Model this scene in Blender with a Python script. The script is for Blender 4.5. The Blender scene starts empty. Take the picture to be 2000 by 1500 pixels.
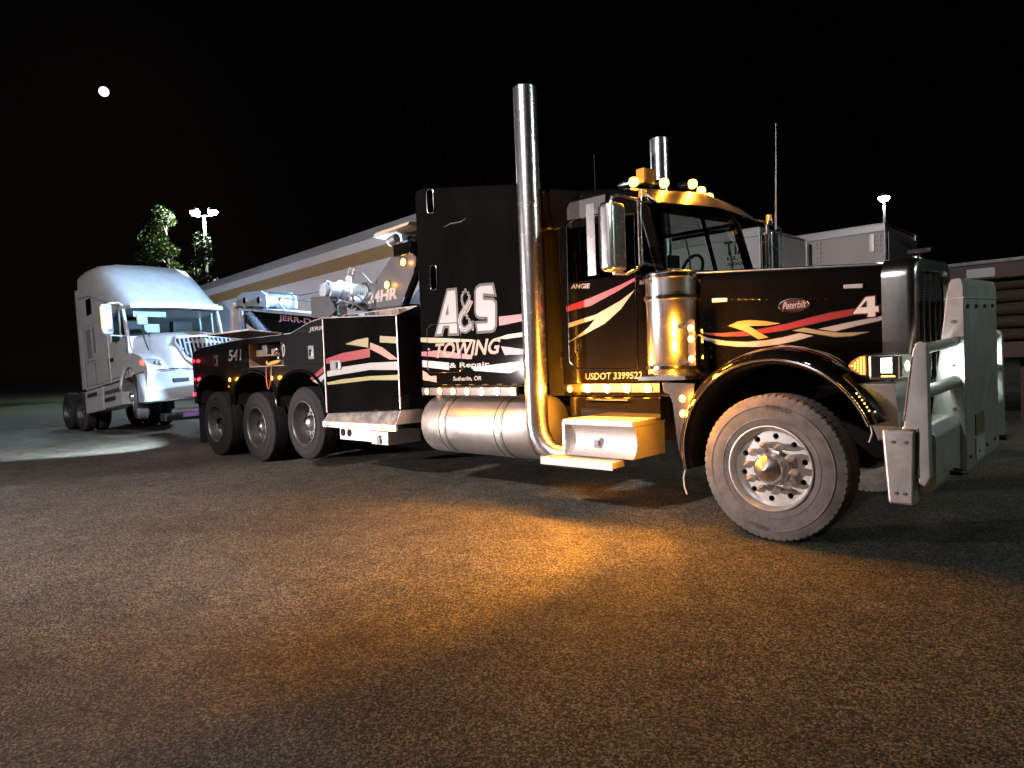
import bpy, bmesh, math, random
from mathutils import Vector, Matrix
random.seed(7)
R = math.radians
scene = bpy.context.scene
COL = scene.collection

# ------------------------------------------------------------------ camera
cam_d = bpy.data.cameras.new('Camera'); cam = bpy.data.objects.new('Camera', cam_d); COL.objects.link(cam)
cam_d.sensor_width = 36; cam_d.lens = 24.2; cam_d.clip_start = 0.05; cam_d.clip_end = 3000
_r = Vector((0.71902, 0.69389, -0.03906)); _u = Vector((0.00628, 0.04972, 0.99874)); _d = Vector((-0.69496, 0.71837, -0.0314))
M = Matrix((( _r.x, _u.x, -_d.x, 2.1014), (_r.y, _u.y, -_d.y, -4.786), (_r.z, _u.z, -_d.z, 1.3616), (0, 0, 0, 1)))
cam.matrix_world = M
scene.camera = cam
# ------------------------------------------------------------------ night sky
world = bpy.data.worlds.new('World'); scene.world = world; world.use_nodes = True
wn = world.node_tree.nodes; wl = world.node_tree.links
sky = wn.new('ShaderNodeTexSky'); sky.sky_type = 'NISHITA'; sky.sun_disc = False
MOON_DIR = Vector((-1.1186, 0.3281, 0.4160)).normalized()
sky.sun_elevation = math.asin(MOON_DIR.z); sky.sun_rotation = math.atan2(MOON_DIR.x, MOON_DIR.y)
wn['Background'].inputs['Strength'].default_value = 0.00006
wl.new(sky.outputs['Color'], wn['Background'].inputs['Color'])
# moonlight (the one sun lamp, turned down to night)
sun_d = bpy.data.lights.new('Moonlight', 'SUN'); sun_d.energy = 0.012; sun_d.angle = R(0.5); sun_d.color = (0.85, 0.9, 1.0)
sun = bpy.data.objects.new('Moonlight', sun_d); COL.objects.link(sun)
sun.rotation_euler = (-MOON_DIR).to_track_quat('-Z', 'Y').to_euler()
# ------------------------------------------------------------------ view
vs = scene.view_settings
vs.view_transform = 'Standard'; vs.look = 'None'; vs.exposure = 0.0; vs.gamma = 1.0; vs.use_curve_mapping = False
scene.cycles.use_denoising = True
scene.cycles.max_bounces = 8; scene.cycles.transparent_max_bounces = 12
scene.cycles.sample_clamp_indirect = 6.0
scene.cycles.caustics_reflective = False; scene.cycles.caustics_refractive = False

# ------------------------------------------------------------------ helpers
LEAN = [0.0]
class MB:
    def __init__(s): s.v = []; s.f = []
    def add(s, vs, fs):
        n = len(s.v); s.v += [tuple(p) for p in vs]; s.f += [tuple(i + n for i in f) for f in fs]; return s
    def box(s, x0, x1, y0, y1, z0, z1):
        return s.add([(x0,y0,z0),(x1,y0,z0),(x1,y1,z0),(x0,y1,z0),(x0,y0,z1),(x1,y0,z1),(x1,y1,z1),(x0,y1,z1)],
                     [(0,3,2,1),(4,5,6,7),(0,1,5,4),(1,2,6,5),(2,3,7,6),(3,0,4,7)])
    def prism(s, poly, axis, a, b):
        def P(p, h):
            return (p[0], h, p[1]) if axis == 'y' else ((h, p[0], p[1]) if axis == 'x' else (p[0], p[1], h))
        n = len(poly)
        return s.add([P(p, a) for p in poly] + [P(p, b) for p in poly],
                     [tuple(range(n))[::-1], tuple(range(n, 2*n))] + [(i, (i+1) % n, n+(i+1) % n, n+i) for i in range(n)])
    def hexa(s, pts):   # 8 corners, bottom loop then top loop
        return s.add(pts, [(0,3,2,1),(4,5,6,7),(0,1,5,4),(1,2,6,5),(2,3,7,6),(3,0,4,7)])
    def tube(s, pts, r, seg=10, caps=True, closed=False):
        pts = [Vector(p) for p in pts]; n = len(pts); rr = r if isinstance(r, (list, tuple)) else [r]*n
        vs = []; prev = None
        for i, p in enumerate(pts):
            if closed: t = pts[(i+1) % n] - pts[i-1]
            else: t = pts[min(i+1, n-1)] - pts[max(i-1, 0)]
            t.normalize()
            if prev is None:
                a = Vector((0,0,1)) if abs(t.z) < .9 else Vector((1,0,0)); u = t.cross(a).normalized()
            else: u = (prev - t*prev.dot(t)).normalized()
            prev = u; w = t.cross(u)
            for k in range(seg):
                a = 2*math.pi*k/seg; vs.append(p + (u*math.cos(a) + w*math.sin(a))*rr[i])
        fs = []
        for i in range(n if closed else n-1):
            j = (i+1) % n
            for k in range(seg): fs.append((i*seg+k, i*seg+(k+1) % seg, j*seg+(k+1) % seg, j*seg+k))
        if caps and not closed: fs += [tuple(range(seg))[::-1], tuple(range((n-1)*seg, n*seg))]
        return s.add(vs, fs)
    def cyl(s, p0, p1, r0, r1=None, seg=20): return s.tube([p0, p1], [r0, r0 if r1 is None else r1], seg)
    def lathe(s, prof, c=(0,0,0), axis='y', seg=48, closed=False, mod=None):
        vs = []; n = len(prof)
        for k in range(seg):
            a = 2*math.pi*k/seg; ca, sa = math.cos(a), math.sin(a)
            for i, (r, h) in enumerate(prof):
                if mod: r = mod(i, k, r)
                if axis == 'y': vs.append((c[0]+r*ca, c[1]+h, c[2]+r*sa))
                elif axis == 'z': vs.append((c[0]+r*ca, c[1]+r*sa, c[2]+h))
                else: vs.append((c[0]+h, c[1]+r*ca, c[2]+r*sa))
        fs = []
        for k in range(seg):
            k2 = (k+1) % seg
            for i in range(n if closed else n-1):
                j = (i+1) % n; fs.append((k*n+i, k2*n+i, k2*n+j, k*n+j))
        return s.add(vs, fs)
    def loft(s, secs, cap=True, closed=False):
        n = len(secs[0]); vs = [p for q in secs for p in q]; fs = []
        for i in range(len(secs)-1):
            for k in range(n if closed else n-1):
                k2 = (k+1) % n; fs.append((i*n+k, i*n+k2, (i+1)*n+k2, (i+1)*n+k))
        if cap: fs += [tuple(range(n)), tuple(range((len(secs)-1)*n, len(secs)*n))]
        return s.add(vs, fs)
    def sphere(s, c, r, seg=12, rings=8, sc=(1,1,1)):
        vs = [(c[0], c[1], c[2]+r*sc[2])]; fs = []
        for i in range(1, rings):
            a = math.pi*i/rings
            for k in range(seg):
                b = 2*math.pi*k/seg; vs.append((c[0]+r*sc[0]*math.sin(a)*math.cos(b), c[1]+r*sc[1]*math.sin(a)*math.sin(b), c[2]+r*sc[2]*math.cos(a)))
        vs.append((c[0], c[1], c[2]-r*sc[2])); L = len(vs)-1
        for k in range(seg): fs += [(0, 1+k, 1+(k+1) % seg), (L, 1+(rings-2)*seg+(k+1) % seg, 1+(rings-2)*seg+k)]
        for i in range(rings-2):
            for k in range(seg): fs.append((1+i*seg+k, 1+(i+1)*seg+k, 1+(i+1)*seg+(k+1) % seg, 1+i*seg+(k+1) % seg))
        return s.add(vs, fs)
    def mesh(s, name, mat, bevel=0, smooth=35, segs=2):
        me = bpy.data.meshes.new(name); v = s.v
        if LEAN[0]: v = [(x, y, z + LEAN[0]*max(0, y-.1)) for x, y, z in v]
        me.from_pydata(v, [], s.f)
        bm = bmesh.new(); bm.from_mesh(me)
        bmesh.ops.recalc_face_normals(bm, faces=bm.faces)
        if bevel:
            es = [e for e in bm.edges if len(e.link_faces) == 2 and e.calc_face_angle(0) > .45]
            bmesh.ops.bevel(bm, geom=es, offset=bevel, segments=segs, profile=.6, affect='EDGES', clamp_overlap=True)
        bm.to_mesh(me); bm.free()
        if smooth:
            me.polygons.foreach_set('use_smooth', [True]*len(me.polygons)); me.set_sharp_from_angle(angle=R(smooth))
        if bevel and smooth: weighted(me)
        if mat: me.materials.append(mat)
        return me
def weighted(me):      # area-weighted corner normals: flat faces stay flat, only the bevels turn
    P = me.polygons; adj = [[] for _ in me.vertices]; nn = [p.normal.copy() for p in P]; ar = [p.area for p in P]
    for p in P:
        for v in p.vertices: adj[v].append(p.index)
    out = []
    for p in P:
        n0 = nn[p.index]
        for v in p.vertices:
            n = Vector((0,0,0))
            for g in adj[v]:
                if nn[g].dot(n0) > .55: n += nn[g]*ar[g]
            out.append(n.normalized() if n.length > 1e-12 else n0)
    me.normals_split_custom_set(out)
def link(name, data, parent=None):
    o = bpy.data.objects.new(name, data); COL.objects.link(o)
    if parent is not None:
        o.parent = parent
        if parent.get('_base'): o.matrix_parent_inverse = Matrix.Translation(-Vector(parent.location))
    return o
def obj(name, mb, mat, parent=None, bevel=0, smooth=35, segs=2):
    return link(name, mb.mesh(name, mat, bevel, smooth, segs), parent)
def empty(name, loc=(0,0,0), parent=None, base=False):
    o = link(name, None, parent); o.location = loc; o.empty_display_size = .1
    if base: o['_base'] = 1
    return o
def tag(o, label, cat, group=None, kind=None):
    o['label'] = label; o['category'] = cat
    if group: o['group'] = group
    if kind: o['kind'] = kind
    return o
def struct(o): o['kind'] = 'structure'; return o
def box(name, b, mat, parent=None, bevel=.006): return obj(name, MB().box(*b), mat, parent, bevel)
def copy_tree(o, parent=None):
    c = o.copy(); COL.objects.link(c); inv = o.matrix_parent_inverse.copy()
    c.parent = parent if parent is not None else o.parent; c.matrix_parent_inverse = inv
    for ch in o.children:
        if ch.type != 'LIGHT': copy_tree(ch, c)
    return c
def mirror(o, Y=2.5):            # the same part on the far side of the truck
    c = copy_tree(o); c.scale = (1, -1, 1)
    c.location = (c.location[0], Y - c.location[1], c.location[2]); return c
def light(name, kind, loc, power, color, parent=None, radius=.03, aim=None, cone=90, blend=.5):
    d = bpy.data.lights.new(name, kind); d.energy = power; d.color = color; d.shadow_soft_size = radius
    if kind == 'SPOT': d.spot_size = R(cone); d.spot_blend = blend
    o = link(name, d, parent); o.location = loc
    if aim is not None: o.rotation_euler = (Vector(aim)-Vector(loc)).to_track_quat('-Z', 'Y').to_euler()
    return o
def fill_poly(name, pts3, mat, parent, hole=None):
    """flat sheet from a concave outline (list of 3d points), optional single hole"""
    bm = bmesh.new(); es = []
    for loop in [pts3] + ([hole] if hole else []):
        vs = [bm.verts.new(p) for p in loop]
        es += [bm.edges.new((vs[i], vs[(i+1) % len(vs)])) for i in range(len(vs))]
    bmesh.ops.triangle_fill(bm, use_beauty=True, edges=es)
    me = bpy.data.meshes.new(name); bm.to_mesh(me); bm.free(); me.materials.append(mat)
    return link(name, me, parent)
_txt = {}
def text_verts(s, bold=0.0, shear=0.0, res=3):
    cu = bpy.data.curves.new('t', 'FONT'); cu.body = s; cu.offset = bold; cu.shear = shear; cu.resolution_u = res
    o = bpy.data.objects.new('t', cu); COL.objects.link(o)
    me = bpy.data.meshes.new_from_object(o.evaluated_get(bpy.context.evaluated_depsgraph_get()))
    vs = [v.co.copy() for v in me.vertices]; fs = [tuple(p.vertices) for p in me.polygons]
    bpy.data.objects.remove(o); bpy.data.curves.remove(cu); bpy.data.meshes.remove(me)
    x0 = min(v.x for v in vs); x1 = max(v.x for v in vs); y0 = min(v.y for v in vs); y1 = max(v.y for v in vs)
    return [((v.x-x0)/(x1-x0), (v.y-y0)/(y1-y0)) for v in vs], fs, (x1-x0)/(y1-y0)
def text(name, s, ll, lr, ul, mat, parent, bold=0.0, shear=0.0):
    """lettering fitted to the parallelogram ll, lr, ul (3d points)"""
    uv, fs, _ = text_verts(s, bold, shear); ll, lr, ul = Vector(ll), Vector(lr), Vector(ul)
    me = bpy.data.meshes.new(name); me.from_pydata([ll + (lr-ll)*a + (ul-ll)*b for a, b in uv], [], fs); me.materials.append(mat)
    return link(name, me, parent)

# ------------------------------------------------------------------ materials
def mat(name, col, rough=.5, metal=0.0, coat=0.0, spec=.5, var=0, vscale=6, vcol=None, bump=0, bscale=60, rvar=0, emit=None, es=0, trans=0, vlo=.4, vhi=.7):
    m = bpy.data.materials.new(name); m.use_nodes = True; nt = m.node_tree; b = nt.nodes['Principled BSDF']; L = nt.links
    b.inputs['Base Color'].default_value = (*col, 1); b.inputs['Roughness'].default_value = rough; b.inputs['Metallic'].default_value = metal
    b.inputs['Coat Weight'].default_value = coat; b.inputs['Coat Roughness'].default_value = .04; b.inputs['Specular IOR Level'].default_value = spec
    if emit: b.inputs['Emission Color'].default_value = (*emit, 1); b.inputs['Emission Strength'].default_value = es
    tc = nt.nodes.new('ShaderNodeTexCoord')
    if var or rvar:
        n = nt.nodes.new('ShaderNodeTexNoise'); n.inputs['Scale'].default_value = vscale; n.inputs['Detail'].default_value = 6; n.inputs['Roughness'].default_value = .65
        L.new(tc.outputs['Object'], n.inputs['Vector'])
        mr = nt.nodes.new('ShaderNodeMapRange'); mr.inputs['From Min'].default_value = vlo; mr.inputs['From Max'].default_value = vhi
        L.new(n.outputs['Fac'], mr.inputs['Value'])
        if var:
            mx = nt.nodes.new('ShaderNodeMix'); mx.data_type = 'RGBA'
            mx.inputs['A'].default_value = (*col, 1)
            vc = vcol if vcol else tuple(c*.5 for c in col)
            mx.inputs['B'].default_value = (*vc, 1)
            ml = nt.nodes.new('ShaderNodeMath'); ml.operation = 'MULTIPLY'; ml.inputs[1].default_value = var
            L.new(mr.outputs['Result'], ml.inputs[0]); L.new(ml.outputs[0], mx.inputs['Factor']); L.new(mx.outputs['Result'], b.inputs['Base Color'])
        if rvar:
            ma = nt.nodes.new('ShaderNodeMath'); ma.operation = 'MULTIPLY_ADD'; ma.inputs[1].default_value = rvar; ma.inputs[2].default_value = rough
            L.new(mr.outputs['Result'], ma.inputs[0]); L.new(ma.outputs[0], b.inputs['Roughness'])
    if bump:
        n2 = nt.nodes.new('ShaderNodeTexNoise'); n2.inputs['Scale'].default_value = bscale; n2.inputs['Detail'].default_value = 4
        L.new(tc.outputs['Object'], n2.inputs['Vector'])
        bp = nt.nodes.new('ShaderNodeBump'); bp.inputs['Strength'].default_value = bump; bp.inputs['Distance'].default_value = .01
        L.new(n2.outputs['Fac'], bp.inputs['Height']); L.new(bp.outputs['Normal'], b.inputs['Normal'])
    return m
def glass(name, tint, refl_rough=.02, dens=1.0):
    m = bpy.data.materials.new(name); m.use_nodes = True; nt = m.node_tree; nt.nodes.clear(); L = nt.links
    o = nt.nodes.new('ShaderNodeOutputMaterial'); mx = nt.nodes.new('ShaderNodeMixShader'); t = nt.nodes.new('ShaderNodeBsdfTransparent'); g = nt.nodes.new('ShaderNodeBsdfGlossy')
    lw = nt.nodes.new('ShaderNodeLayerWeight'); lw.inputs['Blend'].default_value = .5; pw = nt.nodes.new('ShaderNodeMath'); pw.operation = 'POWER'; pw.inputs[1].default_value = 5; f = nt.nodes.new('ShaderNodeMath'); f.operation = 'MULTIPLY_ADD'; f.inputs[1].default_value = .94; f.inputs[2].default_value = .04; L.new(lw.outputs['Facing'], pw.inputs[0]); L.new(pw.outputs[0], f.inputs[0])
    t.inputs['Color'].default_value = (*tint, 1); g.inputs['Roughness'].default_value = refl_rough
    L.new(f.outputs[0], mx.inputs['Fac']); L.new(t.outputs[0], mx.inputs[1]); L.new(g.outputs[0], mx.inputs[2]); L.new(mx.outputs[0], o.inputs['Surface'])
    return m
def lamp_mat(name, col, s): return mat(name, (.1,.1,.1), .3, emit=col, es=s)

m_black = mat('black_paint', (.0045,.0042,.004), .5, coat=1, spec=0, var=.7, vscale=1.6, vcol=(.0085,.008,.0075), bump=.006, bscale=5)
m_body = mat('wrecker_black_paint', (.01,.011,.0125), .4, coat=.8, spec=.05, bump=.02, bscale=8)
m_strip = mat('lamp_strip_dark_chrome', (.05,.046,.045), .35, 1)
m_frame = mat('frame_black', (.012,.012,.012), .6, bump=.2, bscale=30)
m_chrome = mat('chrome', (.78,.79,.8), .14, 1, rvar=.03, vscale=14)
m_stack = mat('stack_chrome', (.74,.75,.77), .25, 1, rvar=.03, vscale=14)
m_alu = mat('brushed_aluminium', (.72,.71,.7), .42, 1, rvar=.2, vscale=10, var=.35, vcol=(.5,.48,.46), bump=.06, bscale=200)
m_tank = mat('tank_aluminium', (.74,.73,.72), .38, .92, rvar=.16, vscale=7, var=.4, vcol=(.55,.52,.5), bump=.03, bscale=40)
m_bump = mat('bumper_aluminium', (.64,.64,.63), .36, .86, rvar=.08, vscale=9, var=.25, vcol=(.5,.5,.49))
m_plate = mat('tread_plate', (.72,.7,.69), .5, .75, var=.6, vscale=45, vcol=(.5,.47,.46), bump=.5, bscale=90)
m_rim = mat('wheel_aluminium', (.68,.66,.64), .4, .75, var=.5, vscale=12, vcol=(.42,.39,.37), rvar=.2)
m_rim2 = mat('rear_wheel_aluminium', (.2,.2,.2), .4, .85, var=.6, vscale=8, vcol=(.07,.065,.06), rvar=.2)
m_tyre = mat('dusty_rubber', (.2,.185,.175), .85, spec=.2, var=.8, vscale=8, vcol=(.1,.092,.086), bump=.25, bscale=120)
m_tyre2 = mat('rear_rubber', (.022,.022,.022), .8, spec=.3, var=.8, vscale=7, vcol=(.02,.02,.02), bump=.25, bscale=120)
m_rubl = mat('tyre_lettering', (.07,.065,.06), .8)
m_dark = mat('dark_void', (.008,.008,.008), .8)
m_steel = mat('grey_steel', (.2,.21,.23), .5, .6, var=.5, vscale=15, vcol=(.1,.1,.11), bump=.1)
m_mast = mat('mast_grey_paint', (.07,.075,.085), .35, coat=.4, rvar=.2, vscale=8, var=.4)
m_winch = mat('winch_blue_grey', (.42,.47,.53), .45, .3, var=.5, vscale=20, bump=.1)
m_cable = mat('wire_rope', (.4,.38,.33), .6, .4, var=.6, vscale=40)
m_wpaint = mat('white_paint', (.72,.72,.72), .35, coat=.5, var=.25, vscale=3, vcol=(.5,.5,.49), rvar=.2)
m_trans = glass('clear_glass', (.86,.9,.88)); m_tint = glass('tinted_glass', (.16,.17,.17))
m_red = mat('red_stripe', (.32,.035,.045), .35, coat=.3); m_cream = mat('cream_stripe', (.36,.31,.17), .35, coat=.3)
m_white = mat('white_decal', (.42,.41,.41), .35, coat=.3); m_gold = mat('gold_stripe', (.52,.36,.13), .35, coat=.3)
m_yel = mat('yellow_stripe', (.34,.32,.12), .35, coat=.3); m_pink = mat('pink_tail', (.45,.24,.16), .4)
m_letter = mat('letter_silver', (.42,.4,.4), .4, coat=.3); m_halo = mat('letter_outline', (.07,.055,.05), .5)
m_goldl = mat('faded_gold_letters', (.3,.2,.11), .4); m_dim = mat('dim_letters', (.36,.34,.33), .4)
AMB = (1.0, .42, .03); AMB_L = (1.0, .34, .02)
m_amber = lamp_mat('amber_lens_lit', (1.0, .5, .08), 8); m_amber_d = mat('amber_lens', (.75,.3,.05), .25, coat=.5)
m_redl = lamp_mat('red_lens_lit', (1, .06, .12), 8); m_wlamp = lamp_mat('white_lens_lit', (.9,.97,1), 14); m_head = lamp_mat('headlamp_lens_lit', (1,.93,.7), 7)
m_led = lamp_mat('amber_led', (1.0,.52,.1), 5); m_poleL = lamp_mat('pole_lamp_lens', (.95,1,.97), 60)
DEC = {
"h_red":[(-0.69,1.543),(-0.526,1.528),(-0.356,1.534),(-0.211,1.551),(-0.059,1.575),(0.088,1.61),(0.232,1.64),(0.376,1.656),(0.587,1.68),(0.587,1.646),(0.38,1.614),(0.231,1.589),(0.087,1.561),(-0.06,1.531),(-0.212,1.514),(-0.357,1.5),(-0.527,1.505),(-0.635,1.524)],
"h_white":[(-0.729,1.539),(-0.636,1.495),(-0.506,1.465),(-0.358,1.45),(-0.213,1.456),(-0.091,1.474),(0.023,1.499),(0.114,1.474),(-0.013,1.44),(-0.133,1.419),(-0.276,1.409),(-0.422,1.418),(-0.561,1.439),(-0.669,1.485)],
"h_gold":[(-0.482,1.585),(-0.417,1.615),(-0.333,1.621),(-0.22,1.607),(-0.109,1.582),(-0.19,1.572),(-0.334,1.576),(-0.197,1.478),(-0.264,1.468),(-0.377,1.544)],
"h_cream":[(-0.026,1.521),(0.053,1.539),(0.172,1.507),(0.303,1.485),(0.481,1.483),(0.367,1.458),(0.256,1.458),(0.134,1.487)],
"h_silver":[(0.149,1.524),(0.37,1.564),(0.586,1.597),(0.585,1.569),(0.396,1.531),(0.257,1.498)],
"h_tail":[(-0.138,1.419),(-0.063,1.41),(0.006,1.399),(0.069,1.391),(-0.014,1.386),(-0.083,1.398)],
"h_4":[(0.38,1.629),(0.459,1.737),(0.516,1.741),(0.516,1.667),(0.538,1.665),(0.538,1.626),(0.517,1.626),(0.517,1.593),(0.47,1.592),(0.471,1.621),(0.38,1.62)],
"h_4hole":[(0.424,1.664),(0.465,1.716),(0.466,1.665)],
"h_4back":[(0.371,1.632),(0.455,1.748),(0.527,1.75),(0.527,1.676),(0.548,1.675),(0.547,1.615),(0.528,1.615),(0.527,1.582),(0.461,1.583),(0.461,1.609),(0.371,1.61)],
"h_oval":[(-0.009,1.715),(0.1,1.712),(-0.008,1.767)],
"h_plate":[(0.32,1.812),(0.443,1.807),(0.443,1.838),(0.32,1.842)],
"h_latch":[(-0.6,1.783),(-0.487,1.78),(-0.486,1.809),(-0.6,1.814)],
"A":[(-3.549,2.157),(-3.426,2.153),(-3.422,1.698),(-3.547,1.701),(-3.544,1.786),(-3.645,1.791),(-3.683,1.705),(-3.764,1.706)],
"Ahole":[(-3.548,2.023),(-3.548,1.899),(-3.602,1.902)],
"S":[(-3.091,2.135),(-3.041,2.155),(-2.863,2.146),(-2.84,2.056),(-2.99,2.079),(-3.003,2.072),(-3.006,2.017),(-2.994,2.01),(-2.869,1.997),(-2.833,1.969),(-2.831,1.944),(-2.843,1.739),(-2.868,1.707),(-2.898,1.696),(-3.098,1.7),(-3.113,1.775),(-2.96,1.77),(-2.946,1.779),(-2.943,1.828),(-2.956,1.838),(-3.071,1.846),(-3.107,1.87),(-3.118,1.901),(-3.106,2.103)],
"hook":[(-3.191,2.03),(-3.238,1.983),(-3.3,1.924),(-3.354,1.876),(-3.377,1.825),(-3.371,1.773),(-3.337,1.732),(-3.286,1.724),(-3.234,1.747),(-3.198,1.779),(-3.195,1.813)],
"hook2":[(-3.161,2.015),(-3.215,1.943),(-3.263,1.895)],
"chain":[(-3.261,2.131),(-3.301,2.109),(-3.32,2.076),(-3.325,2.038),(-3.314,1.998),(-3.301,1.96),(-3.276,1.892),(-3.253,1.855),(-3.223,1.819),(-3.202,1.753),(-3.171,1.73),(-3.223,2.097),(-3.206,2.061)],
"TOWING":[(-3.824,1.439),(-2.804,1.452),(-3.792,1.603)],
"REPAIR":[(-3.576,1.311),(-2.956,1.311),(-3.565,1.382)],
"SUTH":[(-3.526,1.18),(-3.077,1.181),(-3.517,1.233)],
"s_cream":[(-4.054,1.683),(-3.642,1.655),(-3.172,1.615),(-3.186,1.594),(-3.352,1.598),(-3.855,1.612),(-4.05,1.632)],
"s_cream2":[(-2.856,1.607),(-2.692,1.639),(-2.435,1.653),(-2.437,1.609),(-2.694,1.597)],
"s_red":[(-2.791,1.825),(-2.437,1.827),(-2.44,1.76),(-2.79,1.735)],
"s_red2":[(-4.05,1.521),(-3.72,1.526),(-3.207,1.454),(-3.21,1.411),(-3.795,1.452),(-4.046,1.474)],
"s_red3":[(-2.778,1.529),(-2.444,1.482),(-2.447,1.435),(-2.726,1.437)],
"s_white":[(-4.042,1.426),(-3.578,1.385),(-3.583,1.305),(-4.04,1.349)],
"s_white2":[(-3.215,1.325),(-2.661,1.361),(-2.45,1.371),(-2.453,1.308),(-2.667,1.255),(-3.192,1.29)],
"s_pink":[(-4.042,1.312),(-3.978,1.287),(-3.908,1.245),(-3.801,1.246),(-3.806,1.175),(-4.043,1.2)],
"s_doorline":[(-3.931,1.773),(-3.856,1.818),(-3.431,1.807),(-3.374,1.764),(-3.37,1.311),(-3.424,1.282),(-3.892,1.281),(-3.947,1.324)],
"l_gold":[(-5.384,1.672),(-5.125,1.715),(-4.879,1.727),(-4.889,1.605),(-5.131,1.64)],
"l_gold2":[(-4.849,1.667),(-4.604,1.597),(-4.266,1.447),(-4.47,1.449),(-4.659,1.522),(-4.856,1.589)],
"l_cream":[(-4.643,1.734),(-4.248,1.703),(-4.253,1.629),(-4.649,1.657)],
"l_red":[(-5.862,1.503),(-5.468,1.562),(-4.855,1.598),(-4.863,1.491),(-5.478,1.449),(-5.858,1.438)],
"l_white":[(-5.847,1.337),(-5.483,1.387),(-4.869,1.422),(-4.237,1.423),(-4.244,1.325),(-4.875,1.338),(-5.491,1.294),(-5.843,1.268)],
"l_yellow":[(-5.86,1.193),(-5.496,1.232),(-4.881,1.264),(-4.279,1.27),(-4.276,1.209),(-4.885,1.215),(-5.501,1.18),(-5.843,1.161)],
"l_outline":[(-5.874,2.046),(-4.245,1.944),(-4.255,0.862),(-5.836,0.787)],
"l_latch":[(-5.745,1.478),(-5.495,1.47),(-5.495,1.351),(-5.746,1.356)],
"b_red":[(-6.314,1.251),(-6.117,1.33),(-5.913,1.423),(-5.909,1.353),(-6.122,1.271),(-6.252,1.228)],
"b_white":[(-6.253,1.217),(-6.081,1.259),(-5.912,1.327),(-5.897,1.267),(-6.089,1.172)],
"d_red":[(-2.132,1.878),(-1.829,1.935),(-1.544,2.005),(-1.333,2.066),(-1.337,2.038),(-1.546,1.957),(-1.832,1.861),(-2.123,1.826)],
"d_cream":[(-2.117,1.715),(-1.774,1.774),(-1.491,1.88),(-1.341,1.96),(-1.495,1.801),(-1.677,1.685),(-1.928,1.593),(-2.104,1.535),(-1.862,1.664),(-1.786,1.734),(-2.115,1.672)],
"ANGIE":[(-2.058,2.041),(-1.84,2.024),(-2.047,2.086)],
"USDOT":[(-1.926,1.17),(-1.294,1.174),(-1.919,1.232)],
"d_outline":[(-2.085,2.628),(-1.974,2.68),(-1.735,2.668),(-1.32,2.612),(-1.337,1.246),(-2.008,1.259),(-2.113,1.338)],
"d_window":[(-2.1,2.546),(-2.064,2.608),(-1.737,2.62),(-1.349,2.578),(-1.313,2.098),(-2.128,2.193)],
"HR":[(-6.049,2.26),(-5.366,2.268),(-6.038,2.42)],
"JERRB":[(-9.018,2.217),(-7.464,2.009),(-9.006,2.334)],
"JERR":[(-6.278,1.868),(-5.92,1.867),(-6.258,1.936)],
"N541":[(-8.79,1.556),(-8.34,1.559),(-8.75,1.731)],
"N0":[(-7.049,1.571),(-6.967,1.572),(-7.031,1.749)],
"mast":[(-5.913,2.513),(-5.401,2.874),(-5.282,2.959),(-4.936,2.777),(-4.936,2.613),(-5.284,2.169),(-6.384,2.19)]}
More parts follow.
